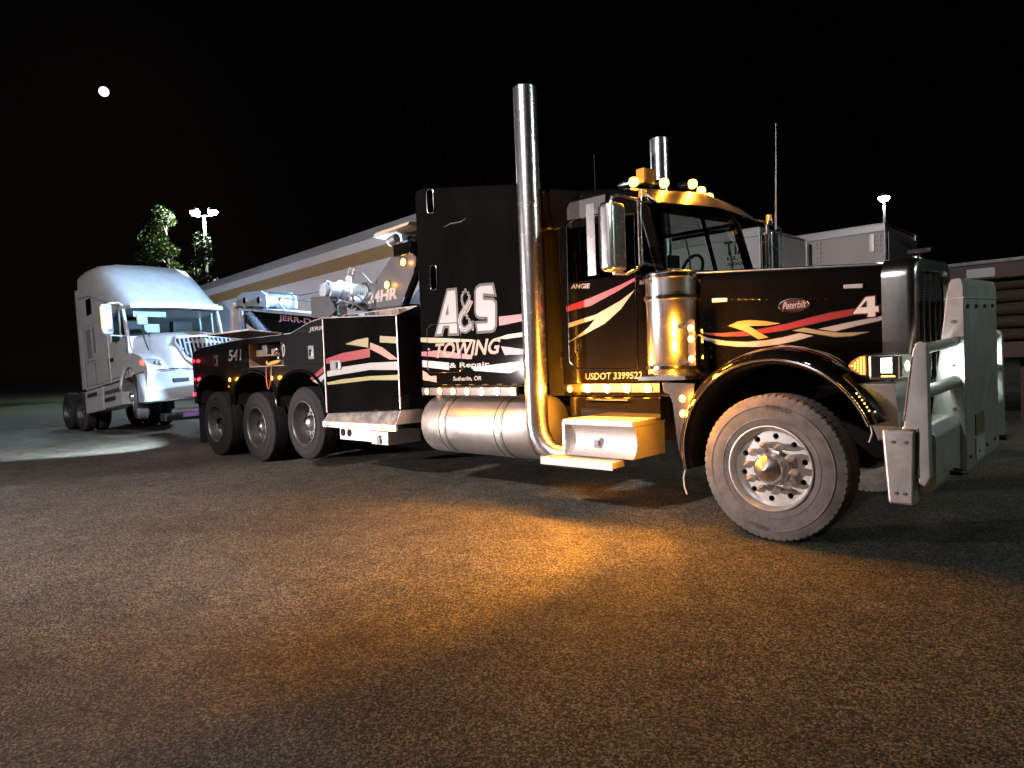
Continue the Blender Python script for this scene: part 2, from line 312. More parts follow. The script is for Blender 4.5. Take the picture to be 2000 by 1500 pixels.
# ------------------------------------------------------------------ ground
def ground_mat():
    m = bpy.data.materials.new('chip_seal_asphalt'); m.use_nodes = True; nt = m.node_tree; b = nt.nodes['Principled BSDF']; L = nt.links
    tc = nt.nodes.new('ShaderNodeTexCoord')
    def noise(s, d=4, rough=.6):
        n = nt.nodes.new('ShaderNodeTexNoise'); n.inputs['Scale'].default_value = s; n.inputs['Detail'].default_value = d; n.inputs['Roughness'].default_value = rough
        L.new(tc.outputs['Object'], n.inputs['Vector']); return n
    v = nt.nodes.new('ShaderNodeTexVoronoi'); v.inputs['Scale'].default_value = 104; v.inputs['Randomness'].default_value = 1; L.new(tc.outputs['Object'], v.inputs['Vector'])
    v2 = nt.nodes.new('ShaderNodeTexVoronoi'); v2.inputs['Scale'].default_value = 170; L.new(tc.outputs['Object'], v2.inputs['Vector'])
    sepa = nt.nodes.new('ShaderNodeSeparateColor'); L.new(v.outputs['Color'], sepa.inputs[0])
    sepb = nt.nodes.new('ShaderNodeSeparateColor'); L.new(v2.outputs['Color'], sepb.inputs[0])
    sep = nt.nodes.new('ShaderNodeMath'); sep.operation = 'MULTIPLY_ADD'; sep.inputs[1].default_value = .55
    hb = nt.nodes.new('ShaderNodeMath'); hb.operation = 'MULTIPLY'; hb.inputs[1].default_value = .45; L.new(sepb.outputs[1], hb.inputs[0])
    L.new(sepa.outputs[0], sep.inputs[0]); L.new(hb.outputs[0], sep.inputs[2])
    cr = nt.nodes.new('ShaderNodeValToRGB'); e = cr.color_ramp.elements
    e[0].position = 0; e[0].color = (.02,.019,.017,1); e[1].position = 1; e[1].color = (.42,.39,.34,1)
    for p, c in ((.3,(.042,.042,.033,1)), (.48,(.09,.088,.07,1)), (.62,(.17,.165,.132,1)), (.75,(.33,.315,.255,1))): q = e.new(p); q.color = c
    L.new(sep.outputs[0], cr.inputs[0])
    big = noise(.35, 5); mr = nt.nodes.new('ShaderNodeMapRange'); mr.inputs['From Min'].default_value = .3; mr.inputs['From Max'].default_value = .7; mr.inputs['To Min'].default_value = .55; mr.inputs['To Max'].default_value = 1.25
    L.new(big.outputs['Fac'], mr.inputs['Value'])
    mid = noise(4, 6, .7); mr2 = nt.nodes.new('ShaderNodeMapRange'); mr2.inputs['From Min'].default_value = .35; mr2.inputs['From Max'].default_value = .65; mr2.inputs['To Min'].default_value = .7; mr2.inputs['To Max'].default_value = 1.2
    L.new(mid.outputs['Fac'], mr2.inputs['Value'])
    mm = nt.nodes.new('ShaderNodeMath'); mm.operation = 'MULTIPLY'; L.new(mr.outputs[0], mm.inputs[0]); L.new(mr2.outputs[0], mm.inputs[1])
    sc = nt.nodes.new('ShaderNodeVectorMath'); sc.operation = 'SCALE'; L.new(cr.outputs['Color'], sc.inputs[0]); L.new(mm.outputs[0], sc.inputs['Scale'])
    L.new(sc.outputs[0], b.inputs['Base Color'])
    b.inputs['Roughness'].default_value = .8; b.inputs['Specular IOR Level'].default_value = .3
    add = nt.nodes.new('ShaderNodeMath'); add.operation = 'MULTIPLY_ADD'; add.inputs[1].default_value = .5
    L.new(v2.outputs['Distance'], add.inputs[0]); L.new(v.outputs['Distance'], add.inputs[2])
    bp = nt.nodes.new('ShaderNodeBump'); bp.inputs['Strength'].default_value = 1; bp.inputs['Distance'].default_value = .016; bp.invert = True
    L.new(add.outputs[0], bp.inputs['Height']); L.new(bp.outputs['Normal'], b.inputs['Normal'])
    return m
def sheet(name, pts, z, mt):
    me = bpy.data.meshes.new(name); me.from_pydata([(x, y, z) for x, y in pts], [], [tuple(range(len(pts)))]); me.materials.append(mt)
    return struct(link(name, me))
sheet('ground', [(-700,-700),(700,-700),(700,700),(-700,700)], 0, ground_mat())
m_grass = mat('night_grass', (.045,.06,.02), .9, var=.9, vscale=1.3, vcol=(.02,.03,.01), bump=1, bscale=14)
sheet('grass_verge', [(-23.5,-60),(-21.5,-4),(-22.5,2),(-25,9),(-29,24),(-38,60),(-120,60),(-120,-60)], .004, m_grass)

# ------------------------------------------------------------------ tow truck
LEAN[0] = 0
T = empty('tow_truck', (-4.6, 1.25, 0), base=True)
tag(T, 'long black tow truck with tall chrome exhaust stacks, amber lamps and sleeper cab', 'tow truck')

def amber(x, y, z, r=.028, parent=None, power=40, on=True, sy=.5, bez=True, n=(0,-1,0), name='marker_lamp', m=None, sx=1.0, col=AMB_L, out=.1):
    """round marker lamp facing n (default: out from the near side)"""
    z += LEAN[0]*max(0, y-.1); keep = LEAN[0]; LEAN[0] = 0
    prof = [(r*math.cos(a), -r*sy*math.sin(a)) for a in [i*math.pi/2/5 for i in range(6)]]
    mb = MB().lathe(prof, seg=18)
    o = obj(name, mb, m or (m_amber if on else m_amber_d), parent or T, smooth=60); LEAN[0] = keep
    o.matrix_parent_inverse = Matrix.Identity(4) if not (parent or T).get('_base') else Matrix.Translation(-Vector((parent or T).location))
    q = Vector((0,-1,0)).rotation_difference(Vector(n)); o.rotation_mode = 'QUATERNION'; o.rotation_quaternion = q
    o.location = (x, y, z); o.scale = (sx, 1, 1)
    if bez:
        keep = LEAN[0]; LEAN[0] = 0
        obj('bezel', MB().lathe([(r*1.02,.0),(r*1.22,0),(r*1.22,-r*.2),(r*1.02,-r*.2)], seg=18, closed=True), m_chrome, o); LEAN[0] = keep
    if power and on:
        light('marker_lamp_light', 'POINT', (0, -r*sy-out, 0), power, col, o, .03)
    return o

# ---- wheels
def tyre_mesh(Rr, W, mt, notch=True):
    rb = .30; h = Rr - rb
    p = [(rb-.008,.035),(rb,.014),(rb+.02,.006),(rb+h*.22,.001),(rb+h*.235,-.003),(rb+h*.26,-.003),(rb+h*.275,.0),(rb+h*.45,-.001),(rb+h*.62,.004),(rb+h*.635,.001),(rb+h*.66,.001),(rb+h*.675,.007),(rb+h*.8,.016),
         (Rr-.03,.024),(Rr-.012,.03),(Rr-.002,.042),(Rr,.06),(Rr,.085),(Rr-.014,.088),(Rr-.014,.096),(Rr,.1),(Rr+.002,W/2-.008),(Rr-.013,W/2-.004)]
    p = p + [(r, W-y) for r, y in p[::-1]]
    hi = {13,14,15,16,17}; n = len(p); hi |= {n-1-i for i in hi}
    md = (lambda i, k, r: r-(.009 if i in hi and i not in (13, n-14) else .004) if (k % 5 == 0 and i in hi) else r) if notch else None
    return MB().lathe(p, seg=320 if notch else 120, mod=md).mesh('tyre', mt, smooth=28)
def arc_text(name, s, r0, h, mid, mt, parent, y=-.0045):
    uv, fs, asp = text_verts(s, .01); w = h*asp*1.15/ (r0+h/2); vs = []
    for a, b in uv:
        t = mid + w/2 - w*a; r = r0 + h*b; vs.append((r*math.cos(t), y, r*math.sin(t)))
    me = bpy.data.meshes.new(name); me.from_pydata(vs, [], fs); me.materials.append(mt); return link(name, me, parent)
def bool_holes(mb, cutter, mt, name):
    me = mb.mesh(name, mt, smooth=0); o = bpy.data.objects.new('tmp', me); COL.objects.link(o)
    c = bpy.data.objects.new('tmpc', cutter.mesh('c', mt, smooth=0)); COL.objects.link(c)
    md = o.modifiers.new('b', 'BOOLEAN'); md.object = c; md.operation = 'DIFFERENCE'; md.solver = 'EXACT'
    me2 = bpy.data.meshes.new_from_object(o.evaluated_get(bpy.context.evaluated_depsgraph_get()))
    bpy.data.objects.remove(o); bpy.data.objects.remove(c)
    me2.polygons.foreach_set('use_smooth', [True]*len(me2.polygons)); me2.set_sharp_from_angle(angle=R(32)); return me2
keep = LEAN[0]; LEAN[0] = 0
tyre_f = tyre_mesh(.53, .30, m_tyre); tyre_r = tyre_mesh(.53, .28, m_tyre2); tyre_l = tyre_mesh(.505, .28, m_tyre2)
def holes(n, rr, hr, y0, y1):
    c = MB()
    for i in range(n):
        a = 2*math.pi*(i+.35)/n; c.cyl((rr*math.cos(a), y0, rr*math.sin(a)), (rr*math.cos(a), y1, rr*math.sin(a)), hr, seg=16)
    return c
rim_f = bool_holes(MB().lathe([(.292,.03),(.309,.012),(.309,-.004),(.302,-.006),(.294,.004),(.286,.03),(.281,.062),(.262,.074),(.248,.073),(.1,.073),(.1,.1),(.25,.1),(.292,.1)], seg=72, closed=True), holes(10, .228, .0215, .03, .15), m_rim, 'rim')
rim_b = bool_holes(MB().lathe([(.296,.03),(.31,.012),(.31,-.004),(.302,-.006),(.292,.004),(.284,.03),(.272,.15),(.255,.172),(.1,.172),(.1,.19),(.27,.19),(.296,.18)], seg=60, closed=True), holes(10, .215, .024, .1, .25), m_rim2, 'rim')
hub_f = MB().lathe([(.128,.073),(.126,.05),(.115,.046),(.11,.01),(.104,-.03),(.1,-.036),(.098,-.034),(.06,-.07),(.0,-.1)], seg=48).mesh('hub_cap', mat('front_hub_chrome', (.74,.72,.71), .3, 1, rvar=.1, vscale=10), smooth=20)
hub_b = MB().lathe([(.115,.172),(.11,.15),(.1,.06),(.09,.04),(.04,.024),(0,.02)], seg=32).mesh('hub_cap', m_chrome, smooth=40)
m_hub = mat('hub_chrome', (.72,.71,.7), .3, 1, rvar=.12, vscale=10)
nut_m = MB().lathe([(.0,.06),(.022,.058),(.03,.03),(.028,.0),(.014,-.04),(0,-.075)], seg=6).mesh('lug_nut', m_alu, smooth=0)
nut_b = MB().cyl((0,.172,0), (0,.145,0), .016, seg=6).mesh('lug_nut', m_steel, smooth=0)
inner_m = MB().lathe([(.0,.19),(.29,.19),(.29,.3),(0,.3)], seg=32).mesh('wheel_backing', m_dark)
def wheel(x, y, z, kind, parent, steer=0, far=False, rot=0):
    w = empty('wheel', (x, y, z), parent)
    if parent.get('_base'): w.matrix_parent_inverse = Matrix.Translation(-Vector(parent.location))
    link('tyre', {'f': tyre_f, 'b': tyre_r, 'l': tyre_l}[kind], w)
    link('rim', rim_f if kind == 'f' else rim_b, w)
    link('hub_cap', hub_f if kind == 'f' else hub_b, w)
    for i in range(10):
        a = 2*math.pi*(i+.85)/10; rr = .165 if kind == 'f' else .155
        n = link('lug_nut', nut_m if kind == 'f' else nut_b, w); n.location = (rr*math.cos(a), 0, rr*math.sin(a))
    link('wheel_backing', inner_m, w)
    if kind == 'b':
        t = link('inner_tyre', tyre_r, w); t.location.y = .33
    w.rotation_euler = (0, rot, steer + (math.pi if far else 0))
    return w
fw = wheel(0, 0, .53, 'f', T)
for s_, r0_, h_, a_ in (('PIRELLI', .423, .036, R(80)), ('PIRELLI', .423, .03, R(258))):
    arc_text('tyre_lettering', s_, r0_, h_, a_, m_rubl, fw)
wheel(0, 2.46, .53, 'f', T, far=True)
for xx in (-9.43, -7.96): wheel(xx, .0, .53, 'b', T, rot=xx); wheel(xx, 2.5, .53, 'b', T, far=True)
wheel(-6.6, .03, .63, 'l', T, rot=1); wheel(-6.6, 2.47, .63, 'l', T, far=True)
for xx, zz in ((0,.53), (-9.43,.53), (-7.96,.53), (-6.6,.63)): obj('axle', MB().cyl((xx,.25,zz), (xx,2.25,zz), .07), m_frame, T)
LEAN[0] = keep
# ---- chassis
for yy in (.8, 1.6): box('frame_rail', (-10.1,.8,yy,yy+.1,.58,.88), m_frame, T)
obj('engine_underside', MB().box(-.95,.55,.75,1.75,.55,1.25), m_dark, T)
obj('cross_members', MB().box(-9.8,-9.6,.9,1.6,.6,.86).box(-7,-6.85,.9,1.6,.6,.86).box(-4.2,-4,.9,1.6,.6,.86), m_frame, T)
obj('wheel_well', MB().box(-10.2,-5.95,.68,1.82,.88,1.36), m_dark, T)

# ---- wrecker body: side panels with three wheel arches
AX = [(-9.43,.69,.52),(-7.96,.71,.52),(-6.6,.68,.5)]
bot = [(-10.27,.85)]
for cx, hw, hh in AX:
    n = 16; zb = .86
    for i in range(n+1):
        a = math.pi*(1-i/n); bot.append((cx+hw*math.cos(a), zb+hh*max(0, math.sin(a))**.8))
bot.append((-5.9,.72))
side = MB().prism(bot + [(-5.9,1.44),(-10.27,1.44)], 'y', 0, .05)
side.prism([(-10.27,1.442),(-8.2,1.442),(-8.2,1.88),(-9.9,1.81),(-10.25,1.74)], 'y', .0, .05)
side.prism([(-7.02,1.442),(-5.9,1.442),(-5.9,2.04),(-6.27,2.0),(-6.79,1.88),(-7.02,1.88)], 'y', 0, .05)
side.box(-8.198,-7.022,.0,.05,1.79,1.88)
sp = obj('side_panel', side, m_body, T, smooth=25); mirror(sp)
obj('rear_panel', MB().box(-10.27,-10.2,.052,2.448,.85,1.74), m_body, T)
obj('deck', MB().box(-10.2,-5.9,.05,2.45,1.8,1.83), m_body, T)
tl = obj('top_edge', MB().tube([(-10.25,0.02,1.745),(-9.9,.02,1.815),(-8.22,.02,1.885)], .012, 8).tube([(-7.0,.02,1.885),(-6.79,.02,1.885),(-6.27,.02,2.005),(-5.9,.02,2.045)], .012, 8).tube([(-8.18,.02,1.888),(-7.04,.02,1.888)], .01, 8), m_alu, T); mirror(tl)
for cx, hw, hh in AX:
    pts = [(cx+(hw-.0)*math.cos(math.pi*(1-i/20)), -.008, .86+hh*math.sin(math.pi*(i/20))**.8) for i in range(21)]
    if cx == -6.6: pts = pts[:-1] + [(-5.95,-.008,.78),(-5.88,-.008,.71),(-5.82,-.008,.68)]
    t = obj('fender_trim', MB().tube(pts, .024, 10), m_black, T); mirror(t)
    obj('arch_liner', MB().loft([[(p[0],.05,p[2]) for p in pts[:21]], [(p[0],.66,p[2]) for p in pts[:21]]], cap=False), m_dark, T)
for x0, x1, z0, z1 in ((-9.86,-8.56,1.43,1.76), (-6.93,-5.95,1.45,1.83)):
    d = box('locker_door', (x0,x1,-.012,-.001,z0,z1), m_body, T, .004)
    cx = x0 + .46*(x1-x0) if x0 < -9 else x0+.72*(x1-x0)
    obj('paddle_latch', MB().box(cx-.07,cx+.07,-.02,-.0125,z0+.06,z0+.24), m_steel, d, .003); obj('latch_pull', MB().box(cx-.04,cx+.04,-.03,-.0205,z0+.1,z0+.19), m_chrome, d, .004)
# open locker with tow chain
m_tan = mat('locker_tan', (.42,.3,.22), .7, var=.5, vscale=12, bump=.1)
lk = MB().box(-8.19,-7.03,.5,.54,1.45,1.79).box(-8.19,-7.03,.05,.5,1.43,1.455).box(-8.2,-8.17,.05,.5,1.455,1.79).box(-7.05,-7.02,.05,.5,1.455,1.79)
obj('locker_interior', lk, m_tan, T)
obj('locker_shelf', MB().box(-8.1,-7.45,.12,.46,1.6,1.7), m_tan, T, .01)
obj('locker_case', MB().box(-7.78,-7.62,.06,.3,1.62,1.76), m_steel, T, .01)
ch = empty('tow_chain', (-7.25, .1, 1.5))
tag(ch, 'steel tow chain and hook in the open locker of the black tow truck', 'chain')
LEAN[0] = 0
for i in range(9):
    a = i*.9; cx, cz = -7.22+.1*math.sin(a*1.3), 1.76-.034*i; cy = .06+.03*math.cos(a)
    pts = [(cx+.022*math.cos(t), cy+(.012*math.sin(t) if i % 2 else 0), cz+.034*math.sin(t)) for t in [2*math.pi*k/10 for k in range(10)]]
    o = obj('link', MB().tube(pts, .0075, 6, closed=True), m_chrome); o.parent = ch; o.matrix_parent_inverse = Matrix.Translation((7.25,-.1,-1.5))
hk = obj('hook', MB().tube([(-7.2,.05,1.52),(-7.28,.03,1.5),(-7.4,.02,1.49),(-7.5,.02,1.475),(-7.56,.02,1.49),(-7.55,.02,1.53)], [.02,.03,.03,.025,.02,.012], 8), m_gold); hk.parent = ch; hk.matrix_parent_inverse = Matrix.Translation((7.25,-.1,-1.5))
LEAN[0] = keep
obj('lifted_locker_door', MB().hexa([(-8.22,-.0,1.885),(-7.0,0,1.885),(-7.0,-.48,1.935),(-8.22,-.56,1.93),(-8.22,0,1.91),(-7.0,0,1.91),(-7.0,-.48,1.96),(-8.22,-.56,1.955)]), m_body, T, .004)
obj('locker_door_rim', MB().tube([(-8.22,-.565,1.943),(-7.0,-.485,1.948)], .012, 8).tube([(-7.0,-.485,1.948),(-7.0,-.02,1.9)], .01, 8), m_alu, T)
obj('hanging_strap', MB().tube([(-7.5+.0*math.sin(t), -.02, 1.44) if i == 0 else (-7.42-.09*math.cos(t*.9), -.025-.01*math.sin(t), 1.44-.33*math.sin(t)) for i, t in enumerate([k*math.pi/14 for k in range(15)])], .008, 8), mat('amber_lit_strap', (.25,.08,.02), .5), T)  # amber lamp glow put into the strap's orange colour
text('phone_lettering', '541', *[(p[0], -.0145, p[1]) for p in DEC['N541']], m_dim, T, .02)
text('phone_lettering', '0', *[(p[0], -.004, p[1]) for p in DEC['N0']], m_dim, T, .02)
text('maker_lettering', 'JERR', *[(p[0], -.004, p[1]) for p in DEC['JERR']], m_dim, T, .015)
amber(-8.79, -.004, 1.26, .032, power=2.5); amber(-7.38, -.004, 1.27, .032, power=2.5)
# rear corner lamps
for zz, rr in ((1.6,.035), (1.28,.03), (1.02,.04)):
    amber(-10.24, -.003, zz, rr, m=m_redl, power=1.2 if zz < 1.5 else .6, name='tail_lamp', col=(1,.05,.08), n=(-.5,-1,0))
obj('tail_lamp_bar', MB().box(-10.3,-10.272,.02,2.48,1.0,1.14), m_steel, T)
for yy in (.3, .55, 1.95, 2.2): amber(-10.302, yy, 1.07, .05, m=m_redl, power=4, name='tail_lamp', col=(1,.05,.08), n=(-1,0,0))
for yy in (.12, 2.38):
    o = box('rear_work_lamp', (-10.36,-10.272,yy-.06,yy+.06,1.36,1.46), m_steel, T)
    box('lens', (-10.368,-10.361,yy-.05,yy+.05,1.37,1.45), m_wlamp, o, 0)
    light('rear_work_lamp_light', 'SPOT', (-10.4, yy, 1.42), 2800 if yy < 1 else 110, (.74,.89,1), o, .04, aim=(-15.0, -1.7, 0) if yy < 1 else (-15, 1.6, .9), cone=62 if yy < 1 else 120, blend=.45)
obj('mud_flap', MB().box(-10.16,-10.145,.02,.62,.17,.86), m_dark, T); obj('mud_flap', MB().box(-10.16,-10.145,1.88,2.48,.17,.86), m_dark, T)

# ---- big front locker
obj('locker_body', MB().hexa([(-5.89,-.015,.8),(-4.3,-.015,.87),(-4.3,2.515,.87),(-5.89,2.515,.8),(-5.89,-.015,2.03),(-4.3,-.015,1.95),(-4.3,2.515,1.95),(-5.89,2.515,2.03)]), m_black, T, .01)
obj('locker_coaming', MB().hexa([(-5.88,.0,2.035),(-4.32,.0,1.955),(-4.32,2.48,1.955),(-5.88,2.48,2.035),(-5.88,.28,2.07),(-4.32,.28,2.06),(-4.32,2.2,2.06),(-5.88,2.2,2.07)]), m_body, T, .006)
obj('locker_top_trim', MB().tube([(-5.88,-.012,2.035),(-4.3,-.012,1.955)], .009, 8).tube([(-5.88,.28,2.075),(-4.3,.28,2.065)], .009, 8), m_alu, T)
obj('locker_edge_trim', MB().box(-5.9,-5.885,-.024,-.0155,.8,2.02).box(-4.312,-4.298,-.024,-.0155,.88,1.94), m_alu, T)
d = MB(); L_ = DEC['l_outline']
obj('locker_latch', MB().box(-5.745,-5.495,-.03,-.0175,1.355,1.475), m_steel, T, .004); obj('latch_pull', MB().box(-5.6,-5.52,-.04,-.0305,1.37,1.45), m_chrome, T, .004)
for k, mt in (('l_gold',m_cream),('l_gold2',m_pink),('l_cream',m_cream),('l_red',m_red),('l_white',m_white),('l_yellow',m_yel)):
    fill_poly('stripe_decal', [(min(p[0],-4.305), -.0185, p[1]) for p in DEC[k]], mt, T)
for k, mt in (('b_red',m_red),('b_white',m_white)): fill_poly('stripe_decal', [(min(p[0],-5.91), -.003, p[1]) for p in DEC[k]], mt, T)
obj('tread_ledge', MB().hexa([(-5.86,-.1,.70),(-4.3,-.1,.70),(-4.3,.3,.70),(-5.86,.3,.70),(-5.86,-.02,.79),(-4.3,-.02,.86),(-4.3,.3,.86),(-5.86,.3,.79)]), m_alu, T, .006)
box('lamp_strip', (-5.86,-4.29,-.11,-.08,.625,.698), m_alu, T, .004)
for xx, on in ((-5.74,False),(-5.17,True),(-4.56,True)): amber(xx, -.111, .663, .026, sx=1.6, on=on, power=3, m=None if on else m_alu)
vb = box('valve_box', (-5.83,-5.1,.12,.6,.44,.6), m_alu, T)
for xx in (-5.75,-5.6): obj('port', MB().cyl((xx,.13,.535), (xx,.112,.535), .05, seg=20), m_dark, vb)
vb2 = box('control_box', (-5.08,-4.74,.1,.6,.42,.58), m_alu, T)
obj('padlock', MB().tube([(-4.9+.03*math.cos(t), .085, .5+.03*math.sin(t)) for t in [k*.52 for k in range(12)]], .008, 6, closed=True).box(-4.94,-4.87,.075,.095,.43,.48), m_steel, vb2)

# ---- mast, winches, boom
mp = DEC['mast']
for yy in (.8, 1.62): obj('mast_plate', MB().prism(mp, 'y', yy, yy+.08), m_mast, T, .008)
obj('mast_brace', MB().box(-6.2,-5.3,.881,1.619,2.1,2.2).box(-5.5,-5.1,.881,1.619,2.6,2.85), m_mast, T)
obj('mast_strut', MB().tube([(-4.92,.84,2.72),(-4.97,.84,2.55),(-5.32,.84,2.1)], .05, 10), m_black, T)
text('hours_lettering', '24HR', *[(p[0], .797, p[1]) for p in DEC['HR']], m_white, T, .04, .1)
obj('mast_post', MB().box(-5.3,-4.92,.86,1.64,2.8,3.12), m_black, T, .01)
cn = obj('lamp_canopy', MB().hexa([(-5.62,.62,3.1),(-4.85,.62,3.14),(-4.85,1.9,3.14),(-5.62,1.9,3.1),(-5.55,.62,3.15),(-4.8,.62,3.18),(-4.8,1.9,3.18),(-5.55,1.9,3.15)]), mat('canopy_tan', (.5,.44,.33), .5), T, .01)
box('lamp_canopy_box', (-5.28,-4.92,.7,.855,2.8,2.96), m_black, T, .02)
for yy in (.74, 1.25, 1.78):
    o = obj('work_lamp', MB().cyl((-5.36,yy,3.02), (-5.24,yy,3.05), .07, .06, 16), m_steel, T)
    obj('lens', MB().cyl((-5.363,yy,3.019), (-5.372,yy,3.017), .062, seg=16), m_wlamp, o)
for yy in (.74, 1.78): light('work_lamp_light', 'SPOT', (-5.42, yy, 3.07), 9000, (.4,.66,1), T, .05, aim=(-14.5, .9, 2.3), cone=40, blend=.6).matrix_parent_inverse = Matrix.Translation((4.6,-1.25,0))
light('work_lamp_spill', 'POINT', (-5.5,1.2,3.0), 120, (.62,.76,1), T, .06).matrix_parent_inverse = Matrix.Translation((4.6,-1.25,0))
amber(-5.19, .797, 2.73, .05, sx=1.15, sy=.4, power=2); amber(-5.57, .797, 2.475, .05, sx=1.15, sy=.4, power=2)
obj('winch_shield', MB().prism([(-6.9,2.12),(-6.9,2.40),(-6.87,2.42),(-6.39,2.38),(-6.25,2.17),(-6.44,2.08)], 'y', .4, .43), m_mast, T, .005)
def winch(x, y0, y1, z, r):
    w = obj('winch', MB().lathe([(0,0),(r*.62,0),(r*.7,.02),(r*.72,.05),(r*.95,.055),(r*.95,.09),(r*.8,.1),(r*.8,.24),(r*.95,.25),(r*1.05,.27),(r*1.05,.3),(r*.5,.3)], c=(x,y0,z), seg=28), m_winch, T, smooth=30)
    mb = MB(); n = 11
    for i in range(n):
        yy = y0+.3+.022+(y1-y0-.36)*i/(n-1); mb.lathe([(r*.7+.02*math.cos(a), .02*math.sin(a)) for a in [k*math.pi/4 for k in range(8)]], c=(x,yy,z), seg=24, closed=True)
    obj('cable_coil', mb, m_cable, w); obj('drum_flange', MB().cyl((x,y1-.02,z), (x,y1+.02,z), r*1.05, seg=24), m_steel, w)
    for k in range(8):
        a = k*math.pi/4; obj('bolt', MB().cyl((x+r*.84*math.cos(a), y0+.055, z+r*.84*math.sin(a)), (x+r*.84*math.cos(a), y0+.035, z+r*.84*math.sin(a)), .012, seg=6), m_chrome, w)
winch(-6.72, .5, 1.22, 2.5, .15); winch(-6.3, .62, 1.3, 2.32, .12)
obj('valve_block', MB().box(-6.52,-6.36,.5,.66,2.12,2.34).box(-6.5,-6.4,.48,.52,2.2,2.3), m_winch, T, .01)
obj('hydraulic_hoses', MB().tube([(-6.4,.5,2.3),(-6.2,.5,2.42),(-6.0,.6,2.36),(-5.9,.75,2.2)], .014, 8).tube([(-6.42,.5,2.25),(-6.2,.48,2.3),(-6.05,.6,2.25),(-5.95,.75,2.1)], .014, 8).tube([(-6.1,.6,2.62),(-6.0,.58,2.7),(-5.9,.62,2.66),(-5.85,.76,2.5)], .012, 8), m_steel, T)
obj('control_lever', MB().tube([(-6.18,.6,2.4),(-6.2,.6,2.64)], .04, 10).tube([(-6.2,.6,2.66),(-6.12,.58,2.76),(-6.0,.56,2.72),(-6.02,.56,2.66)], .014, 8), m_alu, T)
bt = lambda x: 2.25-.125*(x+7.95)
obj('boom', MB().prism([(-6.3,1.75),(-6.3,bt(-6.3)-.03),(-10.3,bt(-10.3)-.03),(-10.35,2.3),(-9.6,2.0)], 'y', 1.0, 1.5), m_black, T, .01)
obj('boom_rail', MB().hexa([(-10.6,.97,bt(-10.6)),(-6.3,.97,bt(-6.3)),(-6.3,1.53,bt(-6.3)),(-10.6,1.53,bt(-10.6)),(-10.6,.97,bt(-10.6)+.03),(-6.3,.97,bt(-6.3)+.03),(-6.3,1.53,bt(-6.3)+.03),(-10.6,1.53,bt(-10.6)+.03)]), m_alu, T)
text('maker_lettering', 'JERR-DAN', *[(p[0], .9965, p[1]) for p in DEC['JERRB']], mat('boom_letters', (.42,.2,.24), .5), T, .02)
bh = obj('boom_head', MB().prism([(-10.55,2.62),(-10.5,2.78),(-10.3,2.84),(-9.55,2.8),(-9.35,2.7),(-9.35,2.5)], 'y', .96, .99).prism([(-10.55,2.62),(-10.5,2.78),(-10.3,2.84),(-9.55,2.8),(-9.35,2.7),(-9.35,2.5)], 'y', 1.51, 1.54), m_winch, T)
for xx, zz in ((-10.15,2.68),(-9.6,2.64)):
    obj('sheave', MB().lathe([(.03,0),(.15,0),(.15,.06),(.12,.1),(.12,.4),(.15,.44),(.15,.5),(.03,.5)], c=(xx,1.0,zz), seg=28), m_steel, bh); obj('sheave_pin', MB().cyl((xx,.93,zz), (xx,.96,zz), .06, seg=16), m_chrome, bh)
obj('boom_cable', MB().tube([(-6.75,1.05,2.62),(-8.4,1.1,2.62),(-9.6,1.15,2.78)], .012, 6), m_steel, T); obj('boom_cable', MB().tube([(-6.35,1.2,2.4),(-8.0,1.25,2.46),(-9.6,1.3,2.7)], .012, 6), m_steel, T)
obj('boom_hook', MB().tube([(-8.75,1.0,2.36),(-8.85,1.0,2.44),(-8.98,1.0,2.53),(-8.97,1.0,2.6),(-8.9,1.0,2.62),(-8.85,1.0,2.58)], .025, 8), m_alu, T)
obj('boom_strut', MB().cyl((-10.1,1.02,2.42), (-9.1,.95,1.75), .085, seg=16), m_mast, T); obj('boom_strut', MB().cyl((-10.35,.98,2.5), (-10.2,.96,1.8), .04, seg=12), m_steel, T)
obj('head_post', MB().prism([(-10.95,1.8),(-10.85,2.62),(-10.78,2.68),(-10.45,2.66),(-10.45,2.61),(-10.72,2.6),(-10.8,1.8)], 'y', .98, 1.08), m_wpaint, T, .006); 
obj('lift_arm', MB().box(-13.4,-10.2,1.1,1.4,.42,.6).box(-13.6,-13.3,.55,1.95,.4,.56), m_frame, T, .01)
# ---- sleeper
LEAN[0] = .045
def smooth_prof(pts): return pts
sl = MB()
prof = [(-4.06,1.12),(-2.42,1.12),(-2.42,3.04),(-2.52,3.09),(-3.2,3.21),(-3.9,3.33),(-4.03,3.33),(-4.06,3.28)]
obj('sleeper', MB().prism(prof, 'y', .12, 2.38), m_black, T, .035, segs=3)
obj('roof_fairing', MB().hexa([(-2.4,.24,2.6),(-2.14,.4,2.6),(-2.14,2.1,2.6),(-2.4,2.26,2.6),(-2.4,.2,3.05),(-1.85,.42,2.92),(-1.85,2.08,2.92),(-2.4,2.3,3.05)]), m_black, T, .05, segs=3)
box('gap_seal', (-2.42,-2.19,.42,2.08,1.0,2.62), m_dark, T)
for z0, z1 in ((3.03,3.29),(2.19,2.46)):
    w = obj('sleeper_window', MB().box(-3.82,-3.72,.104,.1185,z0,z1), m_tint, T, .03)
    pts = [(-3.77+.055*(1 if math.cos(t) > 0 else -1)*abs(math.cos(t))**.35, .108, (z0+z1)/2+(z1-z0)/2*(1 if math.sin(t) > 0 else -1)*abs(math.sin(t))**.35) for t in [2*math.pi*k/28 for k in range(28)]]
    obj('window_frame', MB().tube(pts, .007, 6, closed=True), m_chrome, w)
dl = DEC['s_doorline']; obj('baggage_door_trim', MB().tube([(p[0], .117, p[1]) for p in dl], .006, 6, closed=True), m_chrome, T)
